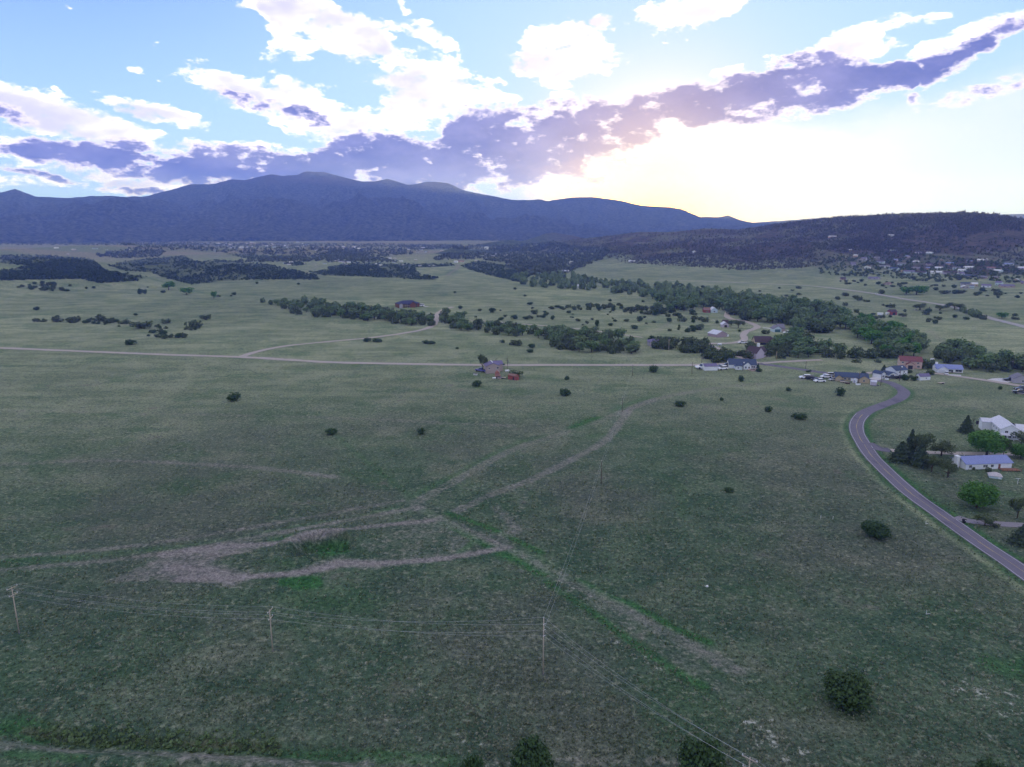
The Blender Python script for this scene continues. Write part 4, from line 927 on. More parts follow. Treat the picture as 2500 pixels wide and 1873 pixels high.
h, L = house((2175, 769.5), (2189.5, 769.5), 'dark red barn in the meadow beyond the creek trees', 'barn', 'red_barn'); block(h, 0, L, 0, 9, 4.0, 2.2, 'x', S_RED, R_BROWN); panel(h, 'door', L * .5, 0, 3, 3, DARKM)
# water tank on its hill
p = at1(1187.6, 609); t_ = empty('water_tank', p); tag(t_, 'round white water tank on a dark hill', 'water tank'); D_ = math.hypot(p.x, p.y); rt = 5.0 / FPX * D_
b = MB(); b.tube([(0, 0, -6), (0, 0, rt * 1.25)], rt, 28); b.obj('shell', WHITE_P, t_, smooth=False); b = MB(); b.tube([(0, 0, rt * 1.25), (0, 0, rt * 1.4)], [rt * 1.01, rt * .1], 28); b.obj('roof', GREYM, t_)
# ------------------------------------------------------------------ hillside neighbourhood: small houses, walls and roof each
wl = [S_WHITE, S_TEAL, S_GREY, S_BEIGE, S_TAN, S_LAV, S_PINK]; rf = [R_PALE, R_GREY, R_PURP, R_BLUE, R_RUST, R_BROWN, R_SLATE]
wname = ['white', 'pale blue', 'grey', 'beige', 'tan', 'lavender', 'pink']; rname = ['pale', 'grey', 'purple-grey', 'blue', 'rust', 'brown', 'slate']
HILLSIDE = [(795,105,45),(1078,132,45),(1180,135,50),(810,210,42),(388,170,35),(475,200,45),(655,232,60),(365,262,45),(515,295,50),(620,190,50),(700,280,100),(795,305,80),(890,255,70),(890,328,45),(975,340,90),(1060,300,70),(1040,232,50),(1085,350,95),(1200,255,50),(1170,300,30),(1290,300,60),(1270,348,100),(1410,250,60),(1420,350,110),(1480,300,60),(1530,325,55),(1540,362,50),(1618,225,45),(1740,218,50),(1800,210,25),(1630,295,80),(1630,388,110),(1760,400,70),(1850,300,60),(1920,300,70),(1915,330,60),(2030,262,80),(1900,405,35),(1620,472,130),(1680,487,50),(1580,507,60),(1650,507,30),(1800,495,70),(1828,490,25),(2040,497,110),(2120,430,40),(1930,472,50),(262,417,45),(575,410,95),(725,468,58),(2205,460,40),(330,105,25),(440,215,40),(1320,215,35),(960,180,40),(2180,300,50)]
seen_ = {}
def small_house(px, py, wpx, label, group, a, c_, k=None):
    p = at1(px, py)
    if math.isnan(p.x): return
    D = math.hypot(p.x, p.y); L = max(6.0, min(wpx / FPX * D, 26)); Wd = min(10, L * .8); wh = 3.0 if L > 11 or random.random() < .6 else 4.5
    e = empty('house', p, -math.atan2(p.x, p.y) + random.uniform(-.5, .5)); tag(e, label, 'house', group)
    block(e, -L / 2, L / 2, 0, Wd, wh, random.uniform(1.6, 2.6), random.choice('xxy' if L < 12 else 'x'), a, c_, z0=-2.0)
    for q in (-.25, .22): panel(e, 'window', q * L, 0, 1.6, 1.2, GLASS, z=1.0)
for i, (x, y, wd) in enumerate(HILLSIDE):
    a = random.choices(range(7), [6, 3, 3, 3, 2, 2, 1])[0]; c_ = random.choices(range(7), [5, 4, 3, 2, 2, 2, 2])[0]
    px, py = Z(ZH, [(x, y)])[0]
    small_house(px, py, wd * .226, f'small {wname[a]} house with {rname[c_]} roof in the neighbourhood below the wooded ridge', 'houses below the wooded ridge', wl[a], rf[c_])
for px, py, wpx, lab in [(2031,580,17,'pink house alone high on the wooded ridge'),(2173,577,11,'small pale house high among trees on the wooded ridge'),(1693,618,8,'tiny white house on the rocky slope of the ridge'),(1545,640,22,'long white building at the left foot of the ridge'),(1394,645,8,'tiny white house on the dark slope left of the ridge'),(1309,666,14,'low blue-white building beside the far creek trees'),(1323,665,8,'tiny bright house at the far creek'),(1376,665,24,'long low grey building at the foot of the rocky slope'),(1413,704,6,'tiny white house at the far end of the creek trees'),(1627,738,7,'tiny white house at the edge of the meadow by the creek trees'),(1126,640,14,'tan house with rust roof on top of the scrub hill'),(1112,642,8,'small white house on top of the scrub hill'),(1020,612,9,'white barn at the corner of the brown field')]:
    small_house(px, py, wpx, lab, None, S_PINK if 'pink' in lab or 'tan' in lab else S_WHITE, R_RUST if 'rust' in lab else R_PALE)
# far valley: each house a few pixels
fh = MB(); fh.box(-.5, .5, 0, .7, -.15, .28); fh.add([(-.54,-.05,.28),(.54,-.05,.28),(.54,.75,.28),(-.54,.75,.28),(-.5,.35,.48),(.5,.35,.48)], [(0,1,5,4),(2,3,4,5),(1,2,5),(3,0,4)], 1)
fmesh = [fh.mesh('far_house', [a, c_]) for a, c_ in ((S_WHITE, R_PALE), (S_TEAL, R_GREY), (S_BEIGE, R_PALE), (S_WHITE, R_PURP))]
fpos = []
for (x0, x1, y0, y1, n_) in [(560, 760, 592, 606, 22), (760, 880, 602, 614, 14), (690, 905, 634, 648, 20), (905, 1060, 630, 650, 16), (60, 330, 606, 624, 8), (440, 560, 592, 604, 6), (960, 1120, 600, 620, 8), (1160, 1260, 620, 640, 12)]:
    where = ['below the mountain foot', 'in the valley left of the brown field', 'behind the right scrub hill', 'beside the dark butte', 'at the far left', 'in the middle of the valley', 'around the brown field', 'below the white water tank'][len({q[3] for q in fpos})]
    for _ in range(n_): fpos.append((random.uniform(x0, x1), random.uniform(y0, y1), random.uniform(4, 9), where))
fp = at([q[0] for q in fpos], [q[1] for q in fpos])
for i, (q, p) in enumerate(zip(fpos, fp)):
    if np.isnan(p[0]): continue
    D = math.hypot(p[0], p[1]); s = min(q[2] / FPX * D, 34)
    o = link(bpy.data.objects.new('far_house', fmesh[i % 4])); o.location = p; o.scale = (s, s, s * .8); o.rotation_euler = (0, 0, random.uniform(-.6, .6))
    tag(o, f'{["tiny white", "tiny pale blue", "tiny beige", "tiny white purple-roofed"][i % 4]} house {q[3]} in the far valley', 'house', 'houses in the far valley')

# ------------------------------------------------------------------ vehicles
def car_kind(kind, body_m):
    """body from a side profile, glass cabin, roof, wheels"""
    L, W_ = {'sedan': (4.7, 1.8), 'suv': (4.8, 1.9), 'pickup': (5.6, 1.95)}[kind]
    prof = {'sedan': [(-.5, .35), (-.5, .72), (-.44, .92), (-.2, .96), (.26, .98), (.45, .82), (.5, .66), (.5, .35)],
            'suv': [(-.5, .4), (-.5, .95), (-.48, 1.1), (-.1, 1.1), (.24, 1.1), (.46, .98), (.5, .75), (.5, .4)],
            'pickup': [(-.5, .5), (-.5, 1.1), (-.1, 1.12), (.2, 1.15), (.46, 1.08), (.5, .85), (.5, .5)]}[kind]
    cab = {'sedan': [(-.40, .93), (-.24, 1.40), (.06, 1.42), (.24, .97)], 'suv': [(-.48, 1.08), (-.42, 1.72), (.08, 1.75), (.24, 1.08)], 'pickup': [(-.12, 1.1), (-.09, 1.78), (.10, 1.8), (.22, 1.12)]}[kind]
    def extr(pr, w0, w1, m, name, ztop=None):
        b = MB(); n = len(pr); hi = max(z for _, z in pr); lo = min(z for _, z in pr); vs = []
        for s in (-1, 1):
            for x, z in pr: vs.append((x * L, s * (w0 + (w1 - w0) * (z - lo) / (hi - lo)) / 2, z))
        b.add(vs, [tuple(range(n)), tuple(range(n, 2 * n))[::-1]] + [(i, (i + 1) % n, n + (i + 1) % n, n + i) for i in range(n)]); return b.mesh(name, m)
    parts = [('body', extr(prof, W_, W_ * .93, body_m, 'car_body')), ('window', extr(cab, W_ * .9, W_ * .74, GLASS, 'car_window'))]
    r_ = MB(); x0, x1 = cab[1][0] * L, cab[2][0] * L; zt = cab[2][1]; r_.box(x0 - .05, x1 + .05, -W_ * .38, W_ * .38, zt - .02, zt + .05); parts.append(('roof', r_.mesh('car_roof', body_m)))
    if kind == 'pickup': bed = MB(); bed.box(-.47 * L, -.14 * L, -W_ * .4, W_ * .4, 1.1, 1.135); parts.append(('bed', bed.mesh('truck_bed', DARKM)))
    for x in (-.31, .31):
        for s in (-1, 1):
            wv = MB(); r = .36 if kind != 'pickup' else .42
            wv.tube([(x * L, s * (W_ / 2 - .22), r), (x * L, s * (W_ / 2 + .02), r)], r, 12); parts.append(('wheel', wv.mesh('car_wheel', DARKM)))
    hl = MB()
    for s in (-1, 1): hl.box(.495 * L, .51 * L, s * W_ * .36 - .2, s * W_ * .36 + .2, .68, .82)
    parts.append(('headlights', hl.mesh('car_headlights', GREYM)))
    return parts
CARP = paint('car_white', (.80, .81, .83), .25, .5, .03); CARK = paint('car_black', (.018, .018, .022), .2, .5, .05); CARB = paint('car_blue', (.10, .09, .28), .25, .5, .05); CARS = paint('car_silver', (.45, .46, .5), .25, .5, .03); CARR = paint('car_maroon', (.10, .03, .03), .3, .5)
_cars = {}
def car(px, py, rz, kind, m, label, s=1.0):
    p = at1(px, py)
    key = (kind, m.name)
    if key not in _cars: _cars[key] = car_kind(kind, m)
    e = empty('pickup_truck' if kind == 'pickup' else 'parked_car', p + Vector((0, 0, .04)), rz, s); tag(e, label, 'truck' if kind == 'pickup' else 'car', 'vehicles parked at the houses')
    for nm, me in _cars[key]:
        link(bpy.data.objects.new(nm, me), e)
q = lambda x, y: Z((1930, 850, .1311), [(x, y)])[0]
car(*q(270, 570), R(170), 'suv', CARP, 'white suv leftmost in the row of parked vehicles left of the tan house', 1.6)
car(*q(395, 582), R(165), 'pickup', CARK, 'black pickup with white bed cover next to the leftmost white suv', 1.6)
car(*q(500, 605), R(175), 'sedan', CARK, 'dark low car just behind the white sedan on the grass', 1.5)
car(*q(540, 632), R(185), 'sedan', CARP, 'white sedan parked nearest the camera on the grass', 1.6)
car(*q(662, 556), R(175), 'sedan', CARP, 'white sedan beside the silver suv left of the tan house', 1.6)
car(*q(715, 530), R(165), 'suv', CARS, 'silver suv behind the white sedan left of the tan house', 1.6)
car(*q(785, 603), R(190), 'sedan', CARS, 'pale low car at the left corner of the tan house', 1.2)
car(*q(1885, 568), R(175), 'pickup', CARK, 'black pickup before the garage of the white two-storey house', 1.5)
car(*q(2050, 565), R(180), 'suv', CARK, 'black suv right of the black pickup at the white two-storey house', 1.3)
q2 = lambda x, y: Z((2210, 860, .1311), [(x, y)])[0]
car(*q2(765, 412), R(60), 'suv', CARP, 'white suv parked before the double garage of the blue-roofed ranch', 1.3)
car(*q2(1940, 535), R(160), 'sedan', CARK, 'black sedan on the concrete drive of the grey gabled house', 1.6)
car(*q2(2165, 715), R(170), 'suv', CARK, 'black suv on the grass at the right edge of the view', 1.7)
car(*q2(2150, 775), R(150), 'pickup', CARK, 'dark pickup in front of the black suv at the right edge', 1.6)
q3 = lambda x, y: Z((1680, 840, .1311), [(x, y)])[0]
car(*q3(640, 478), R(200), 'suv', CARP, 'white suv between the metal shed and the white cross-gabled house', 1.6)
car(*q3(600, 440), R(200), 'sedan', CARS, 'silver car behind the white suv at the metal shed', 1.6)
car(*q3(715, 425), R(178), 'suv', CARK, 'black suv behind the white cross-gabled house', 1.6)
car(*q3(275, 462), R(190), 'pickup', CARP, 'white pickup half hidden behind the metal shed', 2.0)
car(*q3(935, 205), R(190), 'suv', CARP, 'white suv on the street beside the oak trees', 1.6)
q4 = lambda x, y: Z((1130, 850, .0904), [(x, y)])[0]
car(*q4(495, 638), R(150), 'pickup', CARB, 'dark blue pickup beside the brown house under the tall tree', 1.6)
car(*Z(ZG, [(2005, 412)])[0], R(185), 'suv', CARP, 'white van parked right of the pale garage house', 1.7)
car(*Z(ZG, [(1400, 548)])[0], R(180), 'pickup', CARP, 'white pickup on the street left of the brown-roofed house', 1.4)
car(*Z(ZG, [(1505, 560)])[0], R(175), 'sedan', CARK, 'black sedan on the drive of the brown-roofed house', 1.4)
car(*Z(ZG, [(1000, 440)])[0], R(100), 'suv', CARK, 'black suv at the left side of the mauve house', 1.5)
car(1027, 748, R(170), 'suv', CARP, 'white suv on the drive of the log lodge', 2.0)
car(2380, 764, R(-35), 'suv', CARP, 'white suv driving on the far highway')
car(2137, 718, R(-30), 'sedan', CARP, 'small white car further along the far highway', 1.3)

# ------------------------------------------------------------------ poles and wires
INS = paint('insulator', (.70, .70, .72), .3, .5)
def pole(bx, by, ty, label, arms, rz, name='utility_pole', h=None, rad=.155, wood=None):
    p = at1(bx, by); D = math.hypot(p.x, p.y)
    if h is None: h = CAMH + D * math.tan(float(azel(bx, ty)[1])) - p.z
    e = empty(name, p, rz); tag(e, label, 'utility pole', 'utility poles of the power lines')
    b = MB(); b.tube([(0, 0, -.8), (0, 0, h)], [rad, rad * .7], 8); b.obj('shaft', wood or WOODP, e, True)
    heads = []
    for z, half in arms:
        b = MB(); b.box(-half, half, -.20, -.08, h - z - .07, h - z + .07); b.obj('crossarm', WOODP, e)
        br = MB()
        for s in (-1, 1): br.tube([(s * half * .55, -.14, h - z - .08), (0, -.05, h - z - 1.0)], .03, 5)
        br.obj('brace', WOODP, e)
        for s in (-1, 1):
            i_ = MB(); i_.tube([(s * half * .93, -.14, h - z + .08), (s * half * .93, -.14, h - z + .38)], [.09, .06], 6); i_.obj('insulator', INS, e)
            heads.append(Vector((s * half * .93, -.14, h - z + .38)))
    if not arms:
        i_ = MB(); i_.tube([(0, 0, h), (0, 0, h + .25)], [.09, .06], 6); i_.obj('insulator', INS, e); heads = [Vector((0, 0, h + .25)), Vector((0, .1, h - 2.4))]
    M = Matrix.Rotation(rz, 4, 'Z'); return [p + (M @ v) for v in heads], h, p
near_arms = [(.25, 1.35), (2.2, 1.1)]
H1, h1, p1 = pole(47, 1546, 1428, 'wooden power pole with double crossarms at the left edge of the field', near_arms, R(70))
H2, h2, p2 = pole(666, 1591, 1487, 'wooden power pole with one angled crossarm between its two neighbours in the foreground', near_arms, R(82))
p_ = at1(1326, 1647)
H3, h3, p3 = pole(1326, 1647, 1509, 'tall bare corner power pole where the foreground line bends', [], R(60))
H3 = [p3 + Vector((0, 0, h3 + .2)), p3 + Vector((0, 0, h3 - 1.5)), p3 + Vector((0, 0, h3 - 3.0)), p3 + Vector((0, 0, h3 - 4.4))]
for z_ in (1.5, 3.0, 4.4):
    i_ = MB(); i_.tube([(0, 0, h3 - z_), (-.5, -.15, h3 - z_)], [.06, .04], 5); i_.tube([(0, 0, h3 - z_), (.4, -.35, h3 - z_)], [.06, .04], 5)
    o = i_.obj('insulator', INS); o.parent = [c for c in COL.objects if c.get('label', '').startswith('tall bare corner')][0]
# the next pole of the foreground line stands below the frame; its head is in view
e4 = azel(1819, 1843); b4 = at_flat(1819, 1995)
H4, h4, p4 = pole(1819, 1995, 1846, 'power pole at the bottom edge of the view with only its crossarm head showing', near_arms, R(-40))
def wire(a, b, sag, label, r=.03, group='power cables of the foreground line'):
    pts = [a.lerp(b, t) - Vector((0, 0, 4 * sag * t * (1 - t))) for t in np.linspace(0, 1, 15)]
    m = MB(); m.tube(pts, r * .55, 4, cap=False); o = m.obj('power_cable', WIREM); tag(o, label, 'cable', group)
for i in range(4):
    wire(H1[i], H2[i], 1.6, 'pale power cable strung from the left-edge pole to the next foreground pole', .026)
    wire(H2[i], H3[i], 1.8, 'pale power cable strung between the middle foreground pole and the corner pole', .026)
    wire(H3[i], H4[i], 1.4, 'pale power cable running from the corner pole down to the bottom edge', .028)
    d = (p4 - p3); wire(H4[i], H4[i] + d, 1.5, 'pale power cable leaving the bottom-edge pole out of view', .028)
    d = Vector((-40, -34, -2)); wire(H1[i], H1[i] + d * 1.3, 1.2, 'pale power cable leaving the left-edge pole out of view', .026)
line2 = [((1467.5, 1181, 1126), 'bare power pole in the middle of the grass field, nearest of its line'), ((1519, 1005.5, 970), 'thin power pole standing where the two grass tracks meet'), ((1544, 918, 890), 'thin power pole left of the round bush by the dirt road'), ((1689, 913, 885), 'power pole with small crossarm left of the white metal shed'),
    ((1713, 889, 871), 'dark power pole behind the white metal shed on the dirt road'), ((1632.5, 856, 829), 'power pole in front of the dark tree belt'), ((1648, 832, 820), 'short power pole behind the dark tree belt'), ((1895, 879, 857.6), 'pale power pole before the trees right of the lavender house'), ((1967, 900, 881.5), 'power pole beside the paved road in the open field'), ((2096, 936.5, 909), 'power pole in front of the tan ranch house'), ((2150, 942, 911.6), 'power pole at the start of the paved bend'), ((2195.5, 931, 894.6), 'power pole with lamp before the white two-storey house'), ((1813, 905.6, 884.6), 'power pole with white lamp before the white cross-gabled house'), ((2470, 904, 881), 'power pole among the trees at the right edge'), ((1066.5, 751.5, 738), 'thin pale pole beside the drive of the log lodge'), ((1730, 783, 770), 'thin power pole near the winding street')]
heads2 = []
for i, ((bx, by, ty), lab) in enumerate(line2):
    arms = [(.3, 1.1)] if i in (3, 4, 5, 9, 13) else []
    hh, h_, pp = pole(bx, by, ty, lab, arms, R(20), rad=.16 if i < 2 else .2, wood=None if i in (5, 7, 14) else WOODK); heads2.append([pp + Vector((0, 0, h_ + .2)), pp + Vector((0, 0, h_ - 2.2))])
for (a, b) in (([H3[0], H3[2]], heads2[0]), (heads2[0], heads2[1]), (heads2[1], heads2[2])):
    for i in range(2): wire(a[i], b[i], 1.3, 'thin power cable running away over the field from the corner pole', .024, 'power cables of the line across the field')
for i in (11, 12):
    (bx, by, ty), lab = line2[i]; pp = at1(bx, by); b = MB(); b.tube([(0, 0, -.25), (0, 0, .35)], [.45, .3], 8); 
    e = [c for c in COL.objects if c.get('label') == lab][0]; o = b.obj('lamp', TRIM, e); o.location = (0.3, -.6, heads2[i][0].z - pp.z - .3)

# ------------------------------------------------------------------ small things
b0 = at1(2353, 1277); e = empty('trash_bin', b0, R(20), 1.25); tag(e, 'black wheeled trash bin at the mouth of the concrete drive', 'trash bin')
b = MB(); b.add([(-.27,-.3,.08),(.27,-.3,.08),(.27,.28,.08),(-.27,.28,.08),(-.36,-.38,1.05),(.36,-.38,1.05),(.36,.38,1.05),(-.36,.38,1.05)], [(3,2,1,0),(4,5,6,7),(0,1,5,4),(1,2,6,5),(2,3,7,6),(3,0,4,7)]); b.obj('body', BLACKP, e)
b = MB(); b.box(-.39, .39, -.42, .42, 1.055, 1.13); b.obj('lid', BLACKP, e); b = MB(); b.box(-.15, .15, -.43, -.39, .8, .95); b.obj('sticker', TRIM, e)
for s in (-1, 1): b = MB(); b.tube([(s * .33, .3, .13), (s * .26, .3, .13)], .13, 10); b.obj('wheel', DARKM, e)
b0 = at1(2484, 1182); e = empty('clothesline_post', b0, R(-15)); tag(e, 'white T-shaped clothesline post on the lawn', 'clothesline post'); b = MB(); b.tube([(0, 0, -.3), (0, 0, 2.3)], .07, 8); b.obj('post', TRIM, e); b = MB(); b.box(-.85, .85, -.06, .06, 2.3, 2.42); b.obj('crossbar', TRIM, e)
for (x, y, lab) in ((2003, 1266, 'short white marker post left of the other in the open grass'), (2033, 1268, 'short tan marker post in the open grass'), (2260, 1280, 'leaning white marker post on the verge of the paved road'), (2261, 1500, 'broken white stake lying by its stub in the grass')):
    e = empty('marker_post', at1(x, y), random.random()); tag(e, lab, 'marker post'); b = MB(); b.tube([(0, 0, -.1), (.12, 0, 1.2)], .055, 6); b.obj('stake', TRIM, e)
    if y in (1280, 1500): b = MB(); b.tube([(.1, 0, .08), (1.3, -.35, .06)], .05, 6); b.obj('fallen_stake', TRIM, e)
e = empty('white_bucket', at1(1726, 1434), .3); tag(e, 'white bucket lying in the open grass', 'bucket'); b = MB(); b.tube([(-.3, 0, .3), (.3, .1, .26)], [.22, .3], 10); b.obj('body', TRIM, e); b = MB(); b.tube([(-.36, 0, .3), (-.30, 0, .3)], [.1, .23], 10); b.obj('base', TRIM, e)
def gas_tank(px, py, label, s=1):
    e = empty('gas_tank', at1(px, py), .3, s); tag(e, label, 'gas tank'); n = 8
    b = MB(); pts = [(-1.3, 0, .9), (-1.2, 0, .9), (-.9, 0, .9), (.9, 0, .9), (1.2, 0, .9), (1.3, 0, .9)]; b.tube(pts, [.15, .42, .55, .55, .42, .15], 12); b.obj('shell', WHITE_P, e, True)
    for x in (-.7, .7): b = MB(); b.box(x - .1, x + .1, -.35, .35, -.1, .5); b.obj('leg', GREYM, e)
gas_tank(1757, 844, 'white gas tank beside the street on the grass', 1.6); gas_tank(1238, 908.5, 'white gas tank at the right corner of the brown house', 1.2); gas_tank(1206.5, 926, 'small white tank left of the red-brick shed', 1.0); gas_tank(2276, 881, 'white tank half hidden in the trees right of the pink house', 1.4); gas_tank(1974, 854, 'white tank glinting among the dark creek trees', 2.0)
# dark fence behind the large white house
FW = paint('dark_fence_wood', (.045, .035, .045), .9)
for a, b_, lab in (((2383, 1036), (2418, 1034), 'dark wooden fence left behind the large white house'), ((2450, 1034), (2512, 1056), 'dark wooden fence running right from the outbuilding')):
    A_, B_ = at1(*a), at1(*b_); d = B_ - A_; L = math.hypot(d.x, d.y); e = empty('wooden_fence', A_, math.atan2(d.y, d.x)); tag(e, lab, 'fence'); n = max(3, int(L / 2.4))
    for i in range(n + 1):
        x = L * i / n; z = float(gz(A_.x + d.x * i / n, A_.y + d.y * i / n)) - A_.z; b = MB(); b.box(x - .07, x + .07, -.07, .07, z - .4, z + 2.0); b.obj('post', FW, e)
        if i < n:
            b = MB(); k_ = 8; w_ = L / n / k_
            for j in range(k_): b.box(x + j * w_ + .02, x + (j + 1) * w_ - .02, .08, .12, z - .3, z + 1.85 + random.uniform(-.04, .04))
            o = b.obj('board_panel', FW, e); tag(o, kind='stuff')

# clutter in the yards
def yard(px, py, label, kind, cat, build):
    e = empty(kind, at1(px, py), random.uniform(-.5, .5)); tag(e, label, cat); build(e)
def pile(e):
    for i in range(3):
        for j in range(4 - i): b = MB(); b.tube([(-1.3, j * .42 + i * .21, .2 + i * .36), (1.3, j * .42 + i * .21, .2 + i * .36)], .2, 7); b.obj('log', BARK, e)
def crate(m):
    def f(e):
        b = MB(); b.box(-1.2, 1.2, -.8, .8, -.1, 1.3); b.obj('box', m, e); b = MB(); b.box(-1.3, 1.3, -.9, .9, 1.303, 1.42); b.obj('lid', DARKM, e)
    return f
def flatbed(e):
    b = MB(); b.box(-2.6, 2.6, -1, 1, .6, .75); b.obj('bed', WOODP, e); b = MB(); b.box(2.6, 4.0, -.06, .06, .5, .62); b.obj('drawbar', DARKM, e)
    for x in (-.5, .5):
        for s in (-1, 1): b = MB(); b.tube([(x, s * 1.02, .35), (x, s * 1.2, .35)], .35, 10); b.obj('wheel', DARKM, e)
yard(2062, 935, 'dark flatbed trailer on the grass before the tan ranch house', 'flatbed_trailer', 'trailer', flatbed)
yard(2070, 938, 'log pile on the grass before the tan ranch house', 'log_pile', 'log pile', pile)
yard(2056, 933, 'dark box at the front wall of the tan ranch house', 'storage_box', 'box', crate(S_GREY))
yard(2095, 940, 'small white box below the power pole at the tan house', 'storage_box', 'box', crate(WHITE_P))
yard(2135, 915, 'low stone pile in the bare yard left of the white two-storey house', 'stone_pile', 'stone pile', pile)
yard(2165, 927, 'white planter at the drive of the white two-storey house', 'planter', 'planter', crate(WHITE_P))
yard(1226, 924, 'pale plank stack between the brick shed and the red shed', 'plank_stack', 'planks', flatbed)
yard(1161, 916, 'pale trough on the grass left of the brown house', 'trough', 'trough', crate(CONC))
yard(1219, 925, 'pale box right beside the small red-brick shed', 'storage_box', 'box', crate(S_BEIGE))
yard(2298, 937, 'yellow lumber stack lying in the grass below the white garden shed', 'lumber_stack', 'lumber', flatbed)
yard(2204, 774, 'white low trailer right of the dark red barn', 'flatbed_trailer', 'trailer', flatbed)
yard(2236, 757, 'pale junk box under the trees by the far highway', 'storage_box', 'box', crate(WHITE_P))
yard(1905, 845, 'tan box in the yard right of the brown-roofed house', 'storage_box', 'box', crate(S_TAN))
yard(1838, 906, 'pale box at the deck of the white cross-gabled house', 'storage_box', 'box', crate(S_PINK))
# ------------------------------------------------------------------ trees, bushes
def blob_leaves(r, n, lobes, size, z_low=0.0, flat=1.0):
    """leaf-sized quads spread through a crown made of lobes (x, y, z, radius); denser towards its skin"""
    lobes = np.asarray(lobes, float); wgt = lobes[:, 3] ** 2.2; k = r.choice(len(lobes), n, p=wgt / wgt.sum())
    d = r.normal(size=(n, 3)); d /= np.linalg.norm(d, axis=1)[:, None]
    rad = lobes[k, 3] * (1 - 0.42 * r.random(n) ** 1.6) * (1 + .10 * r.normal(size=n))
    p = lobes[k, :3] + d * rad[:, None] * np.array([1, 1, flat]); p[:, 2] = np.maximum(p[:, 2], z_low + .02 * r.random(n))
    nm = d * .9 + r.normal(size=(n, 3)) * .6; nm /= np.linalg.norm(nm, axis=1)[:, None]
    t = np.cross(nm, r.normal(size=(n, 3))); t /= np.linalg.norm(t, axis=1)[:, None]; b = np.cross(nm, t)
    s = size * (.55 + .9 * r.random(n))[:, None]
    v = np.stack((p - t * s * .6 - b * s * .3, p + t * s * .15 - b * s * .55, p + t * s * .7 + b * s * .1, p - t * s * .05 + b * s * .6), 1).reshape(-1, 3)
    f = np.arange(4 * n).reshape(n, 4)
    tone = np.repeat(np.clip(.5 + .28 * r.normal(size=n), 0, 1), 4)
    return v, f, tone
def cone_leaves(r, n, size):
    z = r.random(n) ** 1.25; tier = .82 + .18 * np.cos(z * 34); R_ = (1 - z) ** .8 * .5 * tier * (.55 + .45 * r.random(n) ** .4) * (1 + .25 * np.sin(3 * r.random(n) * 6.28)); a = r.random(n) * 6.283
    p = np.stack((R_ * np.cos(a), R_ * np.sin(a), .08 + z * .92), 1)
    nm = np.stack((np.cos(a), np.sin(a), .6 + r.normal(size=n) * .4), 1) + r.normal(size=(n, 3)) * .4; nm /= np.linalg.norm(nm, axis=1)[:, None]
    t = np.cross(nm, r.normal(size=(n, 3))); t /= np.linalg.norm(t, axis=1)[:, None]; b = np.cross(nm, t); s = size * (.6 + .8 * r.random(n))[:, None]
    v = np.stack((p - t * s - b * s * .3, p + t * s * .2 - b * s * .5, p + t * s + b * s * .2, p + b * s * .5), 1).reshape(-1, 3)
    return v, np.arange(4 * n).reshape(n, 4), np.repeat(np.clip(.5 + .28 * r.normal(size=n), 0, 1), 4)
def leaf_mesh(name, vft, m):
    me = np_mesh(name, vft[0], vft[1], m); attr(me, 'tone', vft[2]); return me
def trunk_mesh(r, h, rad, limbs=4, spread=.3, top=.75):
    b = MB(); b.tube([(0, 0, -.06), (r.normal() * .01, 0, h * .5), (r.normal() * .02, r.normal() * .02, h * top)], [rad, rad * .75, rad * .35], 7)
    for i in range(limbs):
        a = 6.283 * (i + r.random() * .6) / limbs; z0 = h * (.28 + .3 * r.random())
        b.tube([(0, 0, z0), (math.cos(a) * spread * .5, math.sin(a) * spread * .5, z0 + h * .16), (math.cos(a) * spread, math.sin(a) * spread, z0 + h * .28)], [rad * .5, rad * .35, rad * .12], 5)
    return b.mesh('trunk', BARK, True)
# crowns are unit sized: width about 1, base at z = 0; the object's scale gives the size
VAR = {}
def lobes_juniper(r):  return [(0, 0, .34, .33)] + [(math.cos(a) * .2 * (.7 + .6 * r.random()), math.sin(a) * .2, .22 + .3 * r.random(), .22 + .08 * r.random()) for a in r.random(6) * 6.28]
def lobes_cotton(r):   return [(0, 0, .62, .30)] + [(math.cos(a) * .26 * (.6 + .6 * r.random()), math.sin(a) * .26, .38 + .42 * r.random(), .17 + .10 * r.random()) for a in r.random(8) * 6.28]
def lobes_oak(r):      return [(0, 0, .25, .26)] + [(math.cos(a) * .32 * (.5 + .6 * r.random()), math.sin(a) * .32, .14 + .28 * r.random(), .16 + .10 * r.random()) for a in r.random(7) * 6.28]
def lobes_round(r):    return [(0, 0, .58, .40)] + [(math.cos(a) * .26, math.sin(a) * .26, .42 + .34 * r.random(), .22 + .06 * r.random()) for a in r.random(8) * 6.28]
def lobes_spread(r):   return [(0, 0, .60, .22)] + [(math.cos(a) * .36 * (.5 + .6 * r.random()), math.sin(a) * .36, .48 + .25 * r.random(), .12 + .10 * r.random()) for a in r.random(9) * 6.28]
def variants(kind, lob, m, n, size, count, seed, trunk):
    VAR[kind] = []
    for i in range(count):
        r = np.random.default_rng(seed + i)
        vft = cone_leaves(r, n, size) if lob is None else blob_leaves(r, n, lob(r), size)
        v = vft[0]; w_ = np.percentile(np.abs(v[:, :2]), 98.5) * 2; v[:, :2] /= w_; v[:, 2] /= np.percentile(v[:, 2], 99.5)     # width 1, height 1
        VAR[kind].append((leaf_mesh(kind + '_crown', vft, m), trunk_mesh(r, *trunk)))
variants('juniper', lobes_juniper, L_JUN, 420, .085, 5, 10, (.35, .04, 4, .25))
variants('juniper_near', lobes_juniper, L_JUN, 5200, .040, 4, 20, (.35, .04, 5, .25))
variants('cottonwood', lobes_cotton, L_COT, 420, .095, 7, 30, (.85, .035, 5, .3))
variants('oak', lobes_oak, L_OAK, 300, .095, 7, 50, (.35, .03, 4, .3))
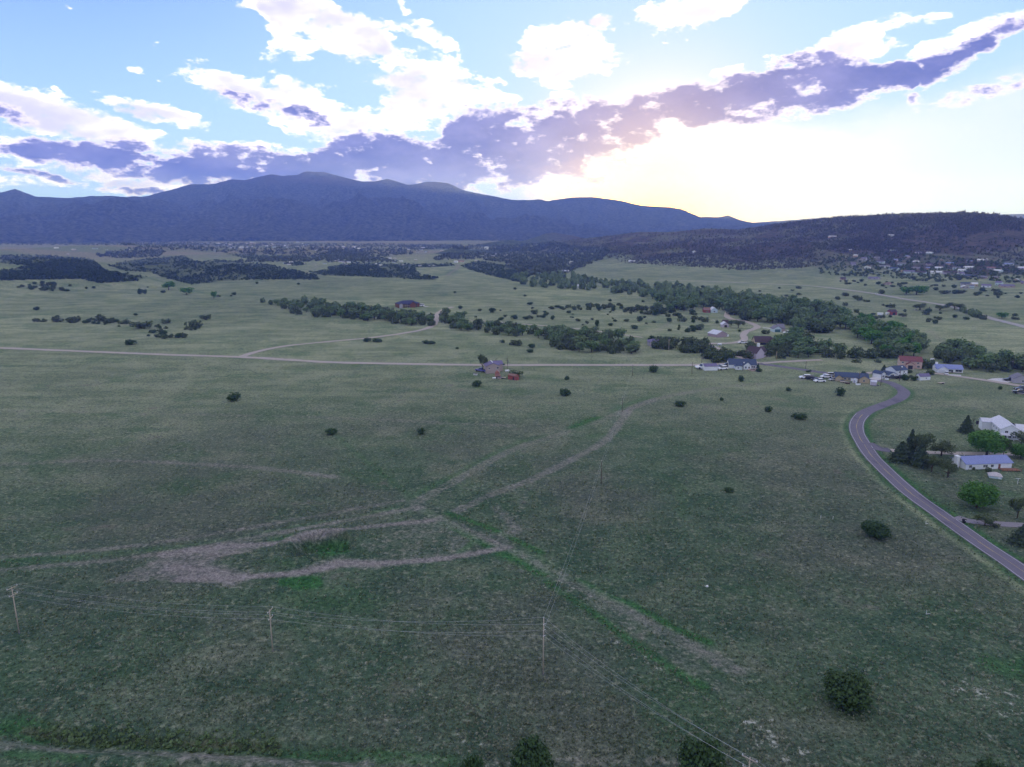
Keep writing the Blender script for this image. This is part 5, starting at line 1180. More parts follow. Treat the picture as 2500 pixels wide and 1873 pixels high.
variants('bright', lobes_round, L_BRI, 4500, .040, 2, 70, (.8, .035, 6, .35))
variants('pine', None, L_PIN, 1500, .060, 4, 80, (.8, .03, 0, .2))
variants('broad', lobes_spread, L_OAK, 1500, .042, 4, 90, (.75, .035, 6, .38))
variants('bright_far', lobes_cotton, L_BRI, 420, .095, 3, 100, (.85, .035, 5, .3))
variants('bare', lobes_cotton, L_COT, 60, .05, 2, 110, (1.1, .03, 7, .3, .95))
def plant(kind, p, w, h, label, name, cat, group=None, parts=True, rz=None):
    cm, tm = VAR[kind][random.randrange(len(VAR[kind]))]
    rz = random.random() * 6.28 if rz is None else rz
    if parts:
        e = empty(name, p, rz, (w, w, h)); tag(e, label, cat, group)
        link(bpy.data.objects.new('crown', cm), e); link(bpy.data.objects.new('trunk', tm), e)
    else:
        e = link(bpy.data.objects.new(name, cm)); e.location = p; e.rotation_euler = (0, 0, rz); e.scale = (w, w, h); tag(e, label, cat, group)
    return e
def plant_px(kind, px, py, wpx, hpx, label, name, cat, group=None, parts=True):
    """size from the photo: width and height in photo pixels of what stands at the base pixel"""
    p = at1(px, py)
    if math.isnan(p.x): return None
    D = (p - Vector((0, 0, CAMH))).length; D *= CP_off(px, py); w = wpx / FPX * D
    el_ = math.atan2(CAMH - p.z, math.hypot(p.x, p.y))
    h = max(.35 * w, (hpx / FPX * D - .42 * w * math.sin(el_)) / math.cos(el_))       # the crown's own depth shows from above
    return plant(kind, p - Vector((0, 0, .1)), w * 1.08, h * 1.08, label, name, cat, group, parts)
def CP_off(px, py): return 1 / math.sqrt(1 + ((px - CX) / FPX) ** 2 + ((py - CY) / FPX) ** 2)

J = 'juniper_bush'
LONE = [  # kind, base x, base y, width, height, label
 ('juniper', 571, 979, 29, 22, 'dark juniper bush alone in the left field below the dirt road'), ('juniper', 809, 1060, 26, 17, 'dark low juniper bush at the upper end of the faint green track'), ('juniper', 1027, 1060, 18, 16, 'small dark juniper bush alone in the middle of the field'), ('juniper', 1166, 943, 22, 15, 'dark juniper bush in front of the brown house'),
 ('juniper', 1380, 966, 24, 19, 'dark juniper bush right below a smaller one in the field past the brown house'), ('juniper', 1382, 927, 13, 10, 'small juniper bush above a larger one in the field past the brown house'), ('juniper', 1594, 909, 23, 17, 'round juniper bush touching the dirt road between two poles'), ('juniper', 1663, 992, 27, 15, 'dark low juniper bush right of the grass track curve'), ('juniper', 1763, 978, 10, 9, 'tiny dark juniper bush in the field between larger ones'),
 ('juniper', 1811, 931, 16, 16, 'dark upright juniper bush below the white cross-gabled house'), ('juniper', 1876, 1006, 17, 15, 'dark round juniper bush left of a wider one in the right field'), ('juniper', 1925, 955, 13, 11, 'small dark juniper bush below the parked vehicles'), ('juniper', 1950, 1023, 31, 18, 'wide dark juniper bush in the right field before the road bend'), ('juniper', 2052, 966, 23, 24, 'tall dark juniper bush in front of the tan ranch house'),
 ('juniper', 1783, 1201, 26, 14, 'low dark juniper bush alone right of the field pole'), ('juniper_near', 2139, 1310, 57, 42, 'wide grey-green juniper bush on bare soil left of the paved road'), ('juniper_near', 2061, 1724, 97, 84, 'largest dark juniper bush in the lower right of the field'),
 ('juniper_near', 1288, 1925, 96, 112, 'yellow-green juniper bush cut by the bottom edge near the middle'), ('juniper_near', 1703, 1925, 100, 112, 'dark juniper bush cut by the bottom edge beside the power cables'), ('juniper_near', 1158, 1965, 70, 106, 'faint olive juniper bush at the bottom edge left of the yellow-green one'), ('juniper_near', 2407, 1940, 80, 84, 'bright green bush cut by the lower right corner'),
 ('juniper', 322, 842, 25, 15, 'dark juniper bush alone just above the dirt road at left'), ('juniper', 89, 757, 16, 9, 'dark bush pair alone in the pale field at far left'), ('juniper', 333, 770, 11, 6, 'small dark bush above the row of bushes at left'), ('oak', 474, 801, 34, 20, 'largest dark bush at the right end of the row at left'), ('oak', 502, 781, 22, 13, 'dark bush right of the largest in the row at left'), ('oak', 405, 790, 22, 12, 'double dark bush in the middle right of the row at left'), ('oak', 140, 786, 26, 15, 'dark bush at the left of the row at left'), ('oak', 244, 785, 24, 18, 'tall dark bush in the middle of the row at left'), ('oak', 270, 789, 22, 13, 'dark bush just right of the tall one in the row at left'), ('oak', 303, 791, 25, 12, 'low dark bush in the middle of the row at left'), ('oak', 89, 786, 15, 10, 'small dark bush at the left end of the row at left'), ('oak', 183, 787, 30, 15, 'grey-green bush between dark ones in the row at left'), ('oak', 220, 783, 15, 8, 'small grey-green bush behind the row at left'), ('oak', 346, 802, 42, 18, 'wide grey-green bush below the row at left'),
 ('juniper', 344, 718, 12, 14, 'dark juniper left of its pair below the scrub hills'), ('juniper', 354, 718, 8, 12, 'thin dark juniper right of its pair below the scrub hills'), ('juniper', 398, 715, 11, 6, 'dark bush below the bright tree at the scrub hills'), ('juniper', 570, 720, 12, 7, 'dark bush alone below the scrub hill'), ('juniper', 730, 695, 8, 5, 'small dark bush in the meadow below the right scrub hill'), ('juniper', 627, 693, 7, 5, 'small dark bush at the foot of the scrub hill'),
 ('bright_far', 412, 708, 26, 20, 'bright green tree left of its twin below the scrub hills'), ('bright_far', 455, 719, 28, 17, 'dark green tree right of the bright one below the scrub hills'), ('bright_far', 522, 730, 14, 18, 'narrow bright green tree alone at the end of the draw'),
 ('juniper', 898, 834, 18, 11, 'dark bush left of its pair beside the curving dirt road'), ('juniper', 922, 835, 24, 6, 'low flat dark bush right of its pair beside the curving dirt road'), ('juniper', 1038, 839, 16, 9, 'dark bush above the dirt road right of the curve'), ('juniper', 1052, 840, 20, 5, 'flat dark bush touching the one above the dirt road'), ('juniper', 1117, 852, 9, 5, 'tiny dark bush above the straight dirt road'), ('juniper', 1225, 837, 13, 8, 'small dark bush left of the creek trees before the brown house'), ('oak', 1260, 843, 32, 15, 'mottled green bush left of the dark tree belt'), ('juniper', 1294, 860, 18, 9, 'dark bush below another at the left end of the dark belt'), ('juniper', 1298, 849, 18, 11, 'dark bush above another at the left end of the dark belt'),
 ('juniper', 1203, 763, 16, 12, 'dark round bush on the meadow behind the dirt lane'), ('juniper', 1254, 779, 16, 11, 'dark bush near the dirt lane below the meadow edge'), ('juniper', 1223, 782, 13, 8, 'dark bush just above the dirt lane'), ('juniper', 1284, 780, 13, 8, 'small dark bush right above the dirt lane'), ('oak', 1305, 767, 18, 11, 'wide dark bush at the foot of the meadow'), ('juniper', 1294, 744, 13, 7, 'dark bush alone on the pale meadow edge'), ('juniper', 1349, 781, 9, 11, 'small upright juniper in the shrub flat'), ('juniper', 1459, 798, 11, 17, 'tall thin dark juniper in the shrub flat'), ('juniper', 1549, 803, 17, 10, 'dark round bush in the shrub flat beyond the lane'), ('juniper', 1508, 820, 8, 5, 'tiny dark bush by the end of the lane'), ('juniper', 1561, 785, 14, 13, 'dark upright bush at the edge of the creek shrubs'), ('juniper', 1677, 811, 15, 12, 'dark bush left of its pair on the street meadow'), ('juniper', 1691, 809, 18, 14, 'dark bush right of its pair on the street meadow'),
 ('juniper', 1282, 724, 9, 5, 'dark bush alone on the pale meadow'), ('juniper', 1258, 707, 9, 6, 'dark bush near the top of the pale meadow'), ('juniper', 1488, 736, 9, 6, 'dark bush at the right of the pale meadow'), ('juniper', 1111, 716, 7, 5, 'small dark bush in the upper meadow above the lodge'), ('juniper', 1571, 738, 9, 5, 'dark bush near the right edge of the pale meadow'),
 ('oak', 1722, 786, 19, 12, 'dark bush left of the winding street'), ('oak', 1711, 782, 12, 10, 'dark bush near the top of the street meadow'), ('juniper', 1692, 788, 9, 9, 'thin conical juniper on the street meadow'), ('oak', 1665, 785, 20, 12, 'dark bush group at the top left of the street meadow'), ('oak', 1709, 805, 26, 14, 'dark bush left of the mauve house meadow'), ('juniper', 1751, 790, 9, 9, 'small conical juniper above the lavender house'), ('broad', 1802, 801, 27, 20, 'round dark tree right of the lavender house'), ('broad', 1784, 799, 13, 17, 'dark upright tree touching the lavender house'), ('oak', 1869, 816, 19, 11, 'dark round bush alone on the meadow of the street bend'), ('juniper', 1747, 809, 5, 5, 'tiny bush left of the mauve house roof'), ('juniper', 1805, 810, 7, 6, 'tiny bush right of the mauve house'), ('juniper', 1593, 837, 18, 18, 'dark tree left of the blue-grey house'), ('juniper', 1625, 828, 16, 7, 'dark tree top behind the blue-grey house'), ('juniper', 1593, 850, 6, 5, 'tiny bush before the blue-grey house'),
 ('oak', 2090, 885, 21, 9, 'dark bush left of the smaller one on the low knoll'), ('oak', 2143, 885, 14, 8, 'small dark bush on the low knoll near the pink house'), ('oak', 2082, 874, 14, 9, 'dark bush at the top of the low knoll'), ('juniper', 2107, 917, 12, 12, 'dark round tree behind the tan ranch house'), ('juniper', 2072, 916, 17, 7, 'dark shrubs behind the tan house roof'), ('pine', 2157, 911, 16, 20, 'dark conifer left of the white two-storey house'), ('juniper', 2212, 929, 18, 17, 'grey-green conifer bush before the white two-storey house'), ('oak', 2230, 926, 18, 11, 'yellowish bush left of the white garden shed'), ('juniper', 2229, 930, 12, 10, 'dark round bush touching the yellowish bush'), ('oak', 2220, 911, 14, 9, 'dark bush right of the white two-storey house'), ('oak', 2269, 915, 19, 13, 'round bush behind the white garden shed'), ('oak', 2254, 899, 16, 22, 'dark tree at the right corner of the pink house'), ('oak', 2272, 899, 24, 20, 'dark tree between the pink house and the blue-roofed ranch'), ('juniper', 1853, 908, 14, 9, 'dark bush at the right corner of the white cross-gabled house'), ('pine', 1850, 903, 9, 16, 'thin dark conifer at the right corner of the white cross-gabled house'), ('juniper', 2439.5, 950.5, 10, 9, 'small round bush alone right of the bare earth heap'), ('juniper', 1977, 906, 7, 4, 'tiny bush beside the paved road pole'), ('juniper', 1974, 909, 12, 4, 'flat dark weeds beside the paved road'),
 ('broad', 1179, 905, 23, 37, 'tall dark green tree at the left of the brown house'), ('bare', 1239, 905, 13, 33, 'thin grey tree with sparse leaves right of the brown house'), ('bare', 1211, 890, 12, 16, 'thin leafy tree behind the brown house roof'), ('oak', 1258, 919, 33, 16, 'wide dark green bush right of the brown house'), ('juniper', 1228, 892, 10, 5, 'dark shrub behind the brown house wing'),
 ('oak', 1852, 732, 34, 14, 'large dark bush alone above the creek trees'), ('oak', 2178, 751, 16, 10, 'dark bush left of the box trailers'), ('oak', 2062, 723, 16, 9, 'dark bush below the far highway'), ('oak', 2090, 730, 10, 6, 'small dark bush below the far highway'), ('oak', 2151, 718, 12, 11, 'dark upright bush beside the far highway'), ('oak', 1950, 705, 14, 7, 'dark bush on the far highway verge'), ('oak', 2115, 737, 15, 5, 'flat dark bush in the meadow below the highway'), ('bright_far', 2212, 719, 30, 18, 'bright green tree left in the round grove'), ('bright_far', 2237, 720, 32, 22, 'bright green tree in the middle of the round grove'), ('bright_far', 2252, 714, 24, 16, 'bright green tree right in the round grove'), ('bright_far', 2446, 777, 25, 15, 'olive green tree alone beyond the highway'), ('oak', 2479, 772, 12, 7, 'small dark bush beyond the highway at right'), ('oak', 2478, 780, 18, 5, 'flat grey bush beyond the highway'), ('broad', 2246, 757, 38, 16, 'dark spreading tree left of the highway grove'), ('bare', 2268, 760, 26, 12, 'grey bare tree in the middle of the highway grove'), ('broad', 2294, 758, 34, 14, 'grey-green tree in the highway grove'), ('broad', 2330, 756, 34, 17, 'dark tree at the right of the highway grove'),
 ('oak', 2340, 684, 20, 12, 'dark conifer bush left of the long blue-grey house'), ('oak', 2304, 717, 22, 7, 'flat dark bush in the upper right meadow'), ('oak', 2345, 716, 22, 9, 'grey bush in the upper right meadow'), ('oak', 2383, 722, 12, 9, 'upright bush in the upper right meadow'), ('oak', 2436, 724, 17, 12, 'leaning dark bush in the upper right meadow'), ('oak', 2430, 712, 16, 8, 'dark bush below the white far house')]
for kd, x, y, wd, ht, lab in LONE:
    nm, ct = {'juniper': (J, 'bush'), 'juniper_near': (J, 'bush'), 'oak': ('oak_bush', 'bush'), 'bright_far': ('green_tree', 'tree'), 'broad': ('oak_tree', 'tree'), 'bare': ('bare_tree', 'tree'), 'pine': ('pine_tree', 'tree')}[kd]
    plant_px(kd, x, y, wd, ht, lab, nm, ct, parts=wd >= 11)
for kd, x, y, wd, ht, lab in [
 ('pine', 2199, 1126, 50, 50, 'dark pine at the left end of the yard trees by the road junction'), ('pine', 2221, 1112, 30, 62, 'tall narrow dark pine behind the leftmost yard pine'), ('broad', 2252, 1122, 50, 66, 'big dark pine with rounded top in the yard clump'), ('pine', 2245, 1139, 42, 58, 'dark pine in front of the big one in the yard clump'), ('broad', 2298, 1113, 56, 40, 'wide spreading tree over the gravel lane'), ('broad', 2274, 1152, 44, 42, 'dark round tree low in the yard clump'), ('broad', 2314, 1166, 56, 48, 'dark wide tree at the left gable of the ranch house'),
 ('bright', 2408, 1113, 82, 64, 'bright green round tree between the two white houses'), ('broad', 2449, 1117, 27, 48, 'narrow dark tree behind the ranch house roof'), ('pine', 2358, 1057, 30, 43, 'dark conifer left of the large white house'), ('bare', 2374, 1050, 16, 32, 'pale bare tree beside the conifer by the large white house'), ('broad', 2492, 1090, 46, 38, 'dark tree before the large white house at right edge'), ('bright', 2492, 1119, 44, 36, 'green leafy tree at the right edge above the deck'), ('oak', 2436, 1029, 20, 14, 'grey bush behind the outbuilding'),
 ('bright', 2384, 1240, 74, 66, 'bright green round tree on the lawn below the ranch house'), ('broad', 2483, 1265, 42, 52, 'dark upright tree near the right edge below the lawn'), ('broad', 2404, 1283, 44, 30, 'small leaning tree beside the concrete drive'), ('oak', 2428, 1287, 18, 12, 'small shrub on the edge of the concrete drive'), ('pine', 2497, 1328, 56, 54, 'dark conifer cut by the right edge below the drive'), ('oak', 2412, 1154, 14, 15, 'thin shrub left of the low shed'), ('oak', 2376, 1147, 9, 8, 'small shrub at the front wall of the ranch house')]:
    plant_px(kd, x, y, wd, ht, lab, {'pine': 'pine_tree', 'broad': 'yard_tree', 'bright': 'green_tree', 'bare': 'bare_tree', 'oak': 'yard_shrub'}[kd], 'shrub' if kd == 'oak' else 'tree')

# tree belts along the creek: every tree an object
def pix_points(poly, n, r):
    P = np.asarray(poly, float); lo, hi = P.min(0), P.max(0); out = np.zeros((0, 2))
    while len(out) < n:
        c = lo + (hi - lo) * r.random((n * 3, 2)); out = np.vstack((out, c[in_poly(c[:, 0], c[:, 1], P)]))
    return out[:n]
def spread(poly, n, dmin, seed):
    r = np.random.default_rng(seed); q = pix_points(poly, n, r); p = at(q[:, 0], q[:, 1]); p = p[~np.isnan(p[:, 0])]; keep = []
    for c in p:
        if all((c[0] - k[0]) ** 2 + (c[1] - k[1]) ** 2 > dmin * dmin for k in keep): keep.append(c)
    return keep
belts = [  # polygon, tries, spacing, kinds, size range, label, group
 (Z(ZC, [(0,612),(250,645),(500,675),(700,715),(900,725),(1050,765),(1180,805),(1190,850),(1130,885),(1000,890),(850,900),(820,850),(700,835),(560,825),(440,775),(330,745),(160,765),(0,790)]), 420, 11, ('cottonwood', 'cottonwood', 'oak'), (13, 20), 'the broad belt along the creek', 'cottonwoods of the broad creek belt'),
 (Z(ZC, [(1150,880),(1250,850),(1400,880),(1550,930),(1600,1000),(1600,1035),(1450,1040),(1380,1030),(1300,985),(1200,925)]), 160, 9, ('bright_far', 'cottonwood'), (12, 17), 'the lower creek grove', 'bright cottonwoods of the lower creek grove'),
 (Z(ZC, [(700,990),(740,940),(850,915),(930,925),(940,965),(1050,1005),(1400,1015),(1430,1042),(1200,1052),(900,1046),(700,1046)]), 200, 9, ('oak', 'oak', 'cottonwood'), (9, 15), 'the band behind the white houses', 'dark oaks behind the white houses'),
 (Z(ZC, [(1690,1020),(1740,985),(1800,995),(1950,1045),(2050,1075),(2260,1085),(2260,1140),(2000,1125),(1850,1105),(1700,1065)]), 200, 9, ('oak', 'cottonwood'), (10, 16), 'the belt behind the blue-roofed ranch', 'trees behind the blue-roofed ranch'),
 (Z(ZC, [(20,965),(120,940),(300,965),(380,1005),(450,1035),(460,1062),(330,1062),(300,1032),(100,1005),(20,985)]), 100, 8, ('oak',), (9, 14), 'the short belt left of the street', 'dark oaks left of the street'),
 (Z(ZB, [(0,745),(150,742),(400,775),(600,800),(630,820),(630,850),(560,852),(300,832),(100,803),(0,775)]) , 170, 9, ('oak', 'cottonwood'), (9, 15), 'the creek belt below the log lodge', 'trees below the log lodge'),
 (Z(ZA, [(1570,872),(1850,880),(2212,935),(2212,1000),(2000,970),(1900,975),(1740,948),(1720,930),(1570,890)]), 150, 9, ('oak', 'cottonwood'), (8, 13), 'the belt left of the log lodge', 'trees left of the log lodge'),
 (Z(ZB, [(680,805),(720,785),(780,805),(900,845),(1100,850),(1300,875),(1500,905),(1600,925),(1720,935),(1830,955),(1870,1010),(1850,1022),(1600,1012),(1400,1000),(1320,965),(1400,945),(1200,922),(1000,902),(800,882),(680,850)]), 300, 8, ('oak', 'oak', 'cottonwood'), (9, 14), 'the long belt right of the curving road', 'oaks right of the curving dirt road'),
 (Z(ZB, [(1080,555),(1250,545),(1450,540),(1560,575),(1900,605),(2100,645),(2212,650),(2212,755),(2050,735),(2000,700),(1900,680),(1600,640),(1250,620),(1150,600)]), 260, 12, ('cottonwood', 'oak'), (10, 17), 'the upper creek belt below the ridge', 'trees of the upper creek belt'),
 (Z(ZH, [(1500,740),(1560,735),(1680,780),(1800,830),(1790,850),(1700,830),(1560,775)]), 60, 6, ('oak',), (7, 9), 'the hedge along the far highway', 'hedge along the far highway'),
 (Z(ZG, [(1480,600),(1560,590),(1600,640),(1560,700),(1480,690)]), 20, 7, ('oak',), (8, 12), 'the trees left of the lavender house', 'oaks round the lavender house'),
 (Z(ZG, [(920,700),(1050,690),(1200,680),(1280,770),(1250,800),(920,800)]), 40, 8, ('oak',), (9, 13), 'the oaks behind the white metal shed', 'oaks behind the white metal shed'),
 (Z(ZG, [(1340,700),(1560,690),(1620,740),(1560,765),(1330,750)]), 30, 8, ('oak',), (8, 12), 'the oaks behind the white cross-gabled house', 'oaks behind the white cross-gabled house'),
 (Z(ZG, [(1720,600),(1900,520),(2080,480),(2160,560),(2140,640),(1900,700),(1740,720),(1680,760)]), 90, 8, ('oak', 'cottonwood'), (9, 13), 'the trees right of the brown-roofed house', 'trees right of the brown-roofed house')]
nk = {'cottonwood': 0, 'bright_far': 0, 'oak': 0}; rest = []; allb = []
for bi, (poly, n, dm, kinds, (s0, s1), lab, grp) in enumerate(belts):
    got = spread(poly, n, dm * .9, 200 + bi); xs_ = sorted(c[0] / c[1] for c in got)
    for c in got:
        kd = kinds[random.randrange(len(kinds))]; sz_ = random.uniform(s0, s1) * .86; f = xs_.index(c[0] / c[1]) / max(1, len(xs_) - 1)
        big = 'large' if sz_ > .86 * (s0 + .66 * (s1 - s0)) else 'small' if sz_ < .86 * (s0 + .33 * (s1 - s0)) else 'medium'
        side = 'left end' if f < .2 else 'left half' if f < .45 else 'middle' if f < .6 else 'right half' if f < .82 else 'right end'
        lb = f"{big} {dict(cottonwood='leafy cottonwood', bright_far='bright green cottonwood', oak='dark oak')[kd]} in the {side} of {lab}"
        allb.append((math.hypot(c[0], c[1]), c, kd, sz_, lb, grp))
allb.sort(key=lambda t: t[0])
for D, c, kd, s, lab, grp in allb:
    nk[kd] += 1
    if nk[kd] > 285: rest.append((c, s)); continue
    h = s * random.uniform(.75, 1.05) if kd != 'oak' else s * random.uniform(.55, .8)
    plant(kd, Vector(c) - Vector((0, 0, .3)), s * random.uniform(.85, 1.1), h, lab, {'cottonwood': 'cottonwood_tree', 'bright_far': 'bright_cottonwood_tree', 'oak': 'scrub_oak'}[kd], 'tree', grp, parts=D < 1700)
# shrubs dotted over the flats: individuals, each a few pixels
dots = [(Z(ZB, [(740,745),(1000,750),(1330,740),(1700,725),(2000,755),(2212,790),(2212,900),(1900,870),(1500,850),(1000,815),(780,800)]), 52, (2.5, 7)), (Z(ZB, [(1330,742),(1700,722),(2000,752),(2212,782),(2212,815),(2000,792),(1650,755),(1350,762)]), 60, (5, 10)), (Z(ZA, [(880,1050),(1000,1065),(1130,1090),(1000,1112),(870,1085)]), 22, (4, 7)), (Z(ZA, [(210,985),(330,975),(600,970),(900,1020),(1250,1045),(1200,1055),(820,1040),(500,1005),(240,1000)]), 35, (3, 6)),
 (Z(ZA, [(80,790),(250,765),(450,780),(600,800),(450,815),(250,815)]), 40, (5, 9)), (Z(ZC, [(0,590),(700,620),(1300,680),(1900,820),(1500,900),(1200,780),(900,700),(300,640)]), 45, (4, 9)), (Z(ZC, [(1000,590),(1500,640),(2212,700),(2212,640),(1700,610),(1100,570)]), 50, (4, 9)), (Z(ZA, [(1000,780),(1700,880),(1500,860),(900,820),(640,790)]), 30, (3, 7)), (Z(ZB, [(700,560),(1100,610),(1900,690),(1700,740),(900,640)]), 14, (3, 5)), (Z(ZB, [(660,740),(600,745),(630,800),(560,790),(420,760),(200,735),(400,740)]), 26, (5, 9)), (Z(ZA, [(300,720),(1500,800),(1500,850),(900,850),(300,830)]), 22, (3, 6)), (Z(ZC, [(1300,560),(2212,600),(2212,560),(1400,540)]), 18, (5, 9))]
nd = 0
DOTW = ['on the flat between the dirt lane and the street', 'in the shrub band below the pale meadow', 'below the row of bushes at left', 'along the row of bushes at left', 'in the left thicket under the scrub hills', 'on the meadow beyond the creek trees', 'on the meadow beyond the far highway', 'at the foot of the scrub hills', 'on the pale upper meadow', 'in front of the log lodge', 'in the draw under the left scrub hills', 'below the hillside houses']
for di, (poly, n, (s0, s1)) in enumerate(dots):
    for c in spread(poly, n, 3, 300 + di):
        if nd >= 290: break
        nd += 1; s = random.uniform(s0, s1); kd = random.choice(('oak', 'juniper'))
        plant(kd, Vector(c) - Vector((0, 0, .15)), s, s * random.uniform(.45, .75), f"{'larger' if s > (s0 + s1) / 2 else 'tiny'} dark {'oak' if kd == 'oak' else 'juniper'} shrub {DOTW[di]}", 'wild_shrub', 'shrub', 'shrubs dotted over the flats', parts=False)

# what nobody could count: scrub on the hills, the wooded ridge, woods of the far valley
def clumps(name, pts, sizes, nq, m, seed, flat=.8, tall=None):
    r = np.random.default_rng(seed); n = len(pts); pts = np.asarray(pts); sizes = np.asarray(sizes)
    k = 24; T = [blob_leaves(np.random.default_rng(seed + 1 + i), nq, [(0, 0, .3, .36), (.18, .1, .22, .24), (-.2, -.05, .25, .22)], .30, flat=flat)[0].reshape(nq * 4, 3) for i in range(k)]
    T = np.stack(T); a = r.random(n) * 6.28; c, s = np.cos(a), np.sin(a); B = T[r.integers(0, k, n)]
    V = np.empty_like(B); V[..., 0] = B[..., 0] * c[:, None] - B[..., 1] * s[:, None]; V[..., 1] = B[..., 0] * s[:, None] + B[..., 1] * c[:, None]; V[..., 2] = B[..., 2] * (1 if tall is None else tall)
    V = V * sizes[:, None, None] + pts[:, None, :]
    me = np_mesh(name, V.reshape(-1, 3), np.arange(n * nq * 4).reshape(-1, 4), m)
    attr(me, 'tone', np.repeat(np.clip(.45 + .25 * r.normal(size=n), 0, 1), nq * 4) * .7 + .3 * np.repeat(r.random(n * nq), 4))
    o = link(bpy.data.objects.new(name, me)); tag(o, kind='stuff'); return o
def many(poly, n, seed):
    r = np.random.default_rng(seed); q = pix_points(poly, n, r); p = at(q[:, 0], q[:, 1]); return p[~np.isnan(p[:, 0])]
P_ = [many(p, n, 400 + i) for i, (p, n) in enumerate(zip(SCRUB, (3600, 3800, 500, 120, 450, 2200, 1300)))]
P_ = np.vstack(P_); r_ = np.random.default_rng(5); P_ = P_[fbm2d(P_[:, 0], P_[:, 1], 60, 3, 61) * 1.3 + .74 > r_.random(len(P_)) * .9]
clumps('hill_scrub', P_, 3.2 + 4.6 * r_.random(len(P_)) ** 1.5, 10, L_HIL, 500)
rt_ = [(c + np.array([0, 0, 0]), s) for c, s in rest]
if rest: clumps('creek_woods', [c for c, s in rest], [s for c, s in rest], 60, L_COT, 520, tall=1.3)
RPOLY = [(1285, 600), (1330, 592), (1400, 584), (1480, 575), (1560, 565), (1640, 566), (1722, 558), (1803, 561), (1844, 553), (1946, 536), (2047, 526), (2149, 520), (2251, 517), (2353, 515), (2414, 521), (2520, 536), (2740, 560), (2740, 650), (2520, 640), (2420, 640), (2300, 625), (2180, 632), (2050, 640), (1960, 655), (1800, 662), (1620, 668), (1500, 655), (1380, 640), (1290, 625)]
P_ = many(RPOLY, 29000, 600); ok = ridge(P_[:, 0], P_[:, 1]) > 5
ok &= (fbm2d(P_[:, 0], P_[:, 1], 150, 4, 71) + .55 + .35 * sstep(60, 130, P_[:, 2])) > r_.random(len(P_)) * .95
P_ = P_[ok]; clumps('ridge_forest', P_, 3.2 + 5.2 * r_.random(len(P_)), 7, L_SCR, 620, tall=1.25)
HP = Z(ZH, [(0,200),(330,160),(900,110),(1200,150),(1700,200),(2300,210),(2300,460),(1950,440),(1500,400),(1380,440),(900,420),(700,380),(300,380),(0,350)])
P_ = many(HP, 900, 640); clumps('neighbourhood_trees', P_, 4 + 5 * r_.random(len(P_)), 14, L_OAK, 640, tall=1.1)
VAL = [([(-20, 592), (300, 593), (700, 594), (1250, 600), (1250, 612), (700, 601), (300, 599), (-20, 599)], 1500), (Z(ZA, [(1400,640),(1700,610),(2212,580),(2212,620),(1800,640)]), 500), (Z(ZA, [(1050,520),(2212,555),(2212,600),(1500,600),(1100,565),(580,610),(560,590)]), 900), (Z(ZA, [(0,505),(900,510),(1500,540),(1000,545),(300,530),(0,520)]), 450), (Z(ZB, [(0,385),(450,390),(520,420),(300,440),(430,470),(0,470)]), 800), (Z(ZB, [(430,370),(760,360),(780,385),(520,400)]), 260), (Z(ZB, [(1000,380),(1350,345),(1450,370),(1700,390),(1650,450),(1450,530),(1250,530),(1100,480),(900,450),(620,460),(700,420),(860,420)]), 2600), (Z(ZB, [(1060,490),(1300,520),(1460,525),(1400,545),(1200,545)]), 300), (Z(ZA, [(600,600),(900,570),(1000,580),(950,610),(700,620)]), 260)]
P_ = np.vstack([many(p, n, 700 + i) for i, (p, n) in enumerate(VAL)]); clumps('valley_woods', P_, 6 + 12 * r_.random(len(P_)), 7, L_SCR, 720)
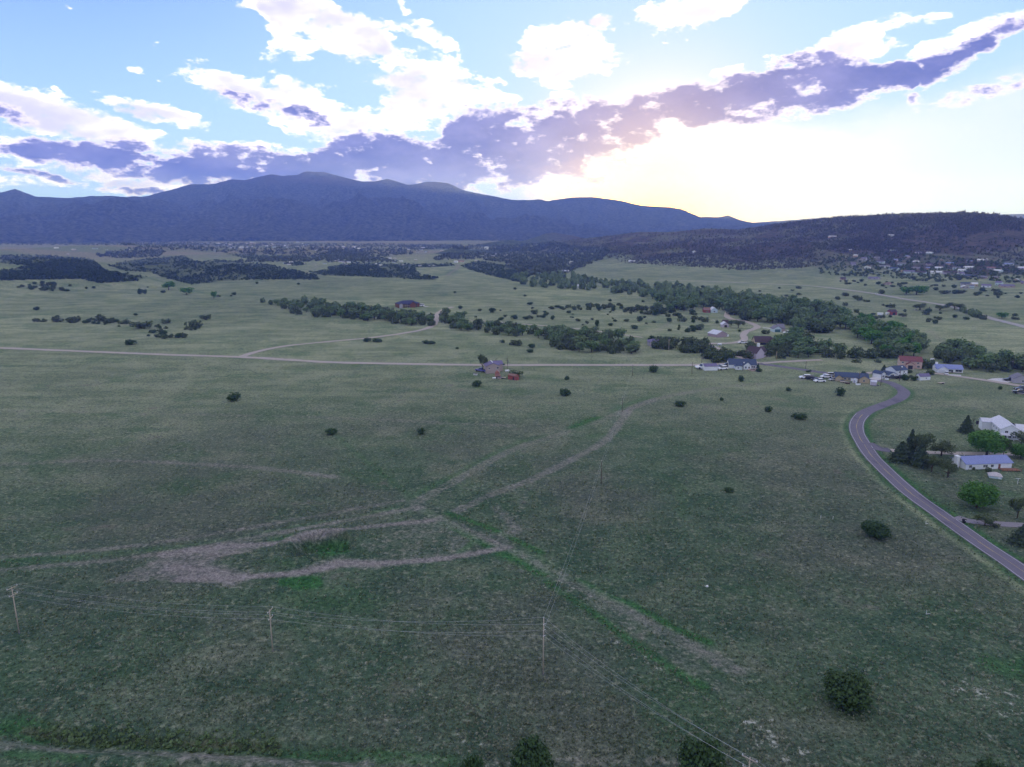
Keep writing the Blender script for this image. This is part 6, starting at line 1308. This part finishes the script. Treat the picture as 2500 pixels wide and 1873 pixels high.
# dark brush in the ditch along the bottom
bp_ = ground_path(Z(ZE, [(180,1128),(330,1152),(480,1160),(700,1170),(950,1182),(1200,1190)]), 60); q = bp_ + r_.normal(size=(len(bp_), 3)) * [1.1, 1.1, 0]; q[:, 2] = gz(q[:, 0], q[:, 1])
clumps('ditch_brush', q, 0.5 + 1.0 * r_.random(len(q)) ** 2, 30, L_COT, 800)
# grass and weed tufts of the near field
N_ = 90000; tr_ = np.random.default_rng(9); th = (tr_.random(N_) - .5) * R(80); rr = 112 * (440 / 112) ** tr_.random(N_)
x, y = rr * np.sin(th), rr * np.cos(th)
def mask_at(k, x, y):
    i = np.clip(np.searchsorted(r_list, np.hypot(x, y)), 0, len(r_list) - 1); j = np.clip(((np.arctan2(x, y) - th_in[0]) / (th_in[1] - th_in[0])).astype(int), 0, len(th_in) - 1); return M_[k][i, j]
dist_road = np.full(N_, 99.0)
for c in RP[::2]: dist_road = np.minimum(dist_road, np.hypot(x - c[0], y - c[1]))
dens = (.30 + .5 * (fbm2d(x, y, 30, 4, 81) > .05)) * (1 - sstep(200, 430, rr) * .85) + 1.4 * mask_at('pale', x, y) - 1.2 * mask_at('dirt', x, y)
ok = (dens > tr_.random(N_)) & (dist_road > 4.5); x, y = x[ok], y[ok]; n = len(x)
sz = (.20 + .36 * tr_.random(n) ** 2.5) * (1 + .0004 * np.hypot(x, y)); a = tr_.random((n, 3)) * 6.28
V = np.empty((n, 3, 4, 3))
for k_ in range(3):
    c, s = np.cos(a[:, k_]), np.sin(a[:, k_]); lean = (tr_.random(n) - .5) * .9
    for vi, (u, h_) in enumerate(((-.28, -.05), (.28, -.05), (.5, .8), (-.5, .8))):
        V[:, k_, vi, 0] = x + sz * (u * c - lean * h_ * s); V[:, k_, vi, 1] = y + sz * (u * s + lean * h_ * c); V[:, k_, vi, 2] = gz(x, y) + sz * h_
gme = np_mesh('grass_tufts', V.reshape(-1, 3), np.arange(n * 12).reshape(-1, 4), L_GRS)
lush_t = mask_at('lush', x, y); tone = np.clip(tr_.random(n) ** 2.2 * .75 + .25 * sstep(200, 400, np.hypot(x, y)) + .55 * mask_at('pale', x, y) - .3 * lush_t + .12 * fbm2d(x, y, 40, 3, 85), 0, 1)
attr(gme, 'tone', np.repeat(tone, 12)); gt = link(bpy.data.objects.new('grass_tufts', gme)); tag(gt, kind='stuff')
